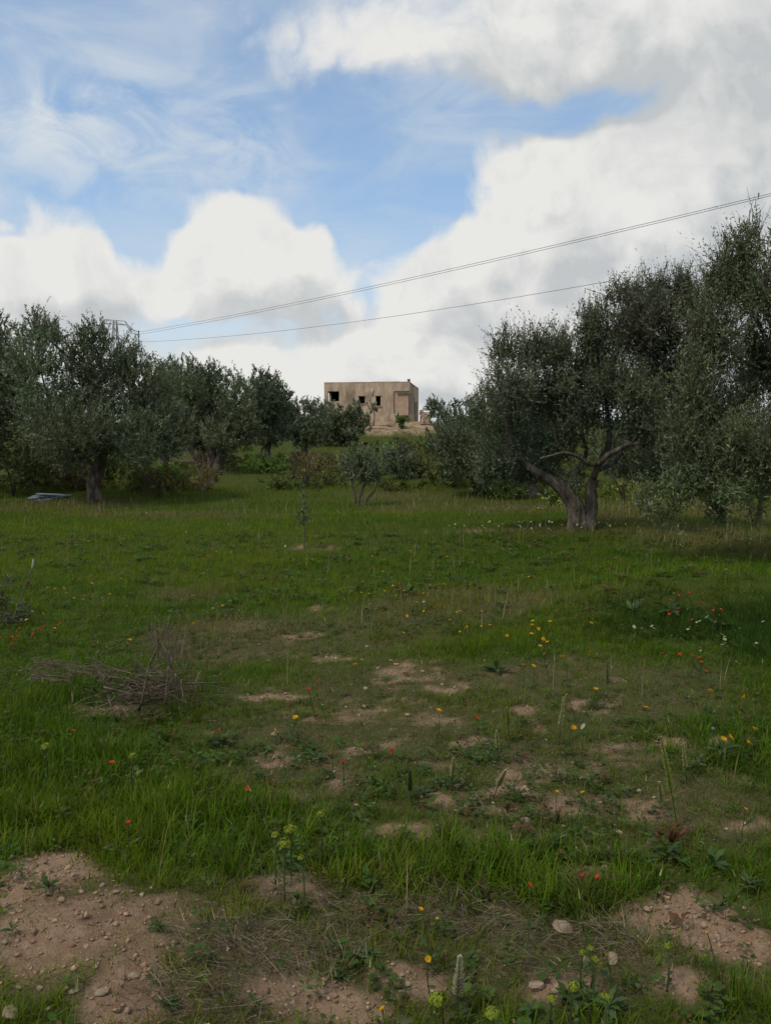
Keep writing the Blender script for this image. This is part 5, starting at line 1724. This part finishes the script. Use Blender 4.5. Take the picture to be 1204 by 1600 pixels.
def brush():
    rng = np.random.default_rng(808)
    c = pix([205], [1108])[0]
    root = thing('brush_pile', 'pile of dry pruned branches and twigs on bare earth at left', 'brush pile', (c[0], c[1], c[2]))
    o = np.array(c)

    def P(x, y, dy=0.0):           # position in the pile as seen, at its own depth
        q = at_depth(x / 3.54, 920 + y / 3.54, c[1] + dy)
        g = float(ground_h(q[:1], q[1:2])[0]) + .012
        q[2] = max(q[2], g)
        return q - o
    lines = [([(170, 480), (400, 512)], .005, .10), ([(190, 405), (250, 428), (312, 447)], .007, .3), ([(430, 432), (580, 472)], .007, .25), ([(575, 545), (680, 570), (772, 595)], .007, -.08), ([(620, 453), (860, 450), (1105, 455)], .004, .25),
             ([(820, 466), (930, 463)], .006, .22), ([(405, 632), (400, 560), (412, 480), (428, 440)], .005, -.25), ([(597, 590), (625, 680), (645, 770)], .006, -.32), ([(768, 672), (795, 590), (808, 500), (828, 420), (862, 350), (878, 300), (852, 228)], .009, -.26),
             ([(918, 640), (925, 520), (932, 430)], .008, -.30), ([(972, 470), (990, 600), (1000, 730)], .007, -.30), ([(1000, 500), (1015, 620), (1012, 690)], .005, -.30), ([(1110, 455), (1082, 530), (1095, 600), (1112, 655)], .005, -.25),
             ([(380, 665), (470, 610), (562, 582)], .005, -.05), ([(400, 690), (500, 668), (600, 632), (640, 590)], .006, -.12), ([(570, 470), (590, 520), (640, 560)], .010, .1), ([(660, 650), (672, 690), (680, 735)], .004, -.1),
             ([(780, 720), (830, 695), (890, 685)], .009, -.2), ([(950, 385), (940, 420), (960, 520)], .006, -.2), ([(905, 320), (930, 370), (955, 450)], .005, -.2), ([(560, 480), (700, 495), (800, 480)], .006, .1), ([(590, 520), (720, 540), (870, 560)], .007, .05),
             ([(640, 470), (760, 520), (900, 600)], .006, .0), ([(850, 430), (900, 470), (1010, 480)], .006, .15), ([(170, 492), (300, 505), (420, 525)], .006, .16), ([(100, 455), (200, 440), (290, 430)], .005, .3), ([(700, 600), (800, 560), (960, 520)], .006, -.05),
             ([(1000, 600), (1100, 600), (1190, 592)], .003, .1), ([(610, 450), (600, 500), (615, 540)], .006, .12), ([(190, 470), (260, 480), (380, 490)], .006, .2), ([(280, 400), (360, 440), (470, 470)], .005, .25)]
    for (pts, r_, dy) in lines:
        Q = smooth_path([P(x, y, dy + rng.normal(0, .03)) for (x, y) in pts], 9)
        MB().tube(Q, np.linspace(r_, r_ * .55, 9), 6, knob=.25, seed=int(rng.integers(99))).obj('branch', M_DTWIG if (r_ > .0085 and rng.random() < .8) else M_TWIG, root)
    for i in range(62):            # heap of loose sticks
        x, y = rng.normal(820, 130), rng.normal(545, 60)
        a = rng.normal(0, .55)
        L = rng.uniform(60, 210)
        dy = rng.uniform(-.22, .28)
        Q = smooth_path([P(x - L * math.cos(a), y - L * math.sin(a) * .6, dy), P(x, y + rng.normal(0, 8), dy + rng.normal(0, .05)), P(x + L * math.cos(a), y + L * math.sin(a) * .6, dy + rng.normal(0, .12))], 7)
        MB().tube(Q, np.linspace(.0042, .0018, 7) * rng.uniform(.5, 1.4), 5).obj('branch', M_TWIG if rng.random() < .6 else M_DTWIG, root)
    m = MB()
    for i in range(560):           # fine twigs: heap, left wing, upright spray
        w_ = rng.random()
        if w_ < .45:
            x, y, a, L = rng.normal(840, 150), rng.normal(560, 65), rng.normal(0, .8), rng.uniform(30, 110)
        elif w_ < .68:
            x, y, a, L = rng.uniform(180, 600), rng.normal(440, 28), rng.normal(.12, .35), rng.uniform(40, 120)
        else:
            x, y = rng.normal(930, 70), rng.uniform(200, 420)
            a, L = -math.pi / 2 + rng.normal((x - 930) / 260, .35), rng.uniform(30, 90)
        dy = rng.uniform(-.2, .3)
        Q = np.array([P(x - L * .5 * math.cos(a), y - L * .5 * math.sin(a), dy), P(x + rng.normal(0, 6), y + rng.normal(0, 6), dy), P(x + L * .5 * math.cos(a), y + L * .5 * math.sin(a), dy + rng.normal(0, .05))])
        m.tube(Q, [.0022, .0018, .0010], 3, cap=False)
    tag(m.obj('twig', M_TWIG, root), kind='stuff')


brush()


def edge_sapling():
    rng = np.random.default_rng(909)
    c = pix([18], [978])[0]
    root = thing('olive_sapling', 'grey green olive sapling at the left edge with one pale leaf tip', 'sapling', (c[0], c[1], c[2]))
    o = np.array(c)
    P = lambda u, v, dy=0.0: at_depth(u, v, c[1] + dy) - o
    stems = [[(18, 980), (28, 950), (40, 915), (50, 885)], [(16, 980), (12, 955), (8, 925), (14, 895)], [(14, 980), (0, 960), (-14, 940), (-25, 915)], [(20, 980), (36, 965), (44, 945)], [(15, 980), (6, 960), (-2, 935), (-4, 905)]]
    lf = MB()
    for k, s in enumerate(stems):
        Q = smooth_path([P(u, v, .1 * math.sin(k * 2)) for (u, v) in s], 10)
        MB().tube(Q, np.linspace(.008, .003, 10), 5, knob=.1).obj('stem', M_TWIG, root)
        for i in range(70 if k else 22):
            f = rng.uniform(.1, 1 if k else .7) * 8.9
            a_ = int(f)
            p = Q[a_] + (Q[a_ + 1] - Q[a_]) * (f - a_) + rng.normal(0, .02, 3)
            dv = unit(rng.normal(size=3) + np.array([0, 0, .6]))
            sv = unit(np.cross(dv, rng.normal(size=3))) * .009
            L = rng.uniform(.05, .085)
            lf.add([p, p + dv * L * .5 + sv, p + dv * L, p + dv * L * .5 - sv], [[0, 1, 2, 3]], None, OLIVE_COLS[rng.integers(0, 4)] * .75)
    lf.obj('foliage', M_OLIVE, root)
    MB().tube([P(50, 890), P(51, 886), P(52, 880), P(52, 873)], [.004, .010, .010, .003], 7, (.5, .49, .45)).obj('leaf_tip', plain_mat('pale husk', (.36, .36, .32)), root)


edge_sapling()


def pipe_pile():
    c = pix([80], [782])[0]
    pale = plain_mat('pale blue plastic', (.13, .165, .18), .6)
    dull = plain_mat('grey plastic', (.07, .09, .10), .6)
    root = thing('pipe_pile', 'pile of pale blue grey pipes lying beneath the left olive', 'pipe pile', (c[0], c[1], c[2] + .12))
    o = np.array(c) + np.array([0, 0, .12])
    s = c[1] / FPX
    rows = [((57, 772), (112, 775), .035, pale), ((45, 779), (98, 777), .045, pale), ((48, 782), (84, 781), .05, dull), ((60, 776), (110, 777), .03, dull), ((68, 781), (113, 774), .035, pale), ((50, 777), (72, 774), .045, pale), ((55, 783), (80, 784), .045, dull)]
    for k, (a, b, r_, mt) in enumerate(rows):
        A, B = at_depth(*a, c[1] + .08 * (k % 3)) - o, at_depth(*b, c[1] + .1 * (k % 2)) - o
        MB().tube(smooth_path([A, (A + B) / 2 + np.array([0, 0, .01]), B], 5), r_, 8).obj('pipe', mt, root)


pipe_pile()
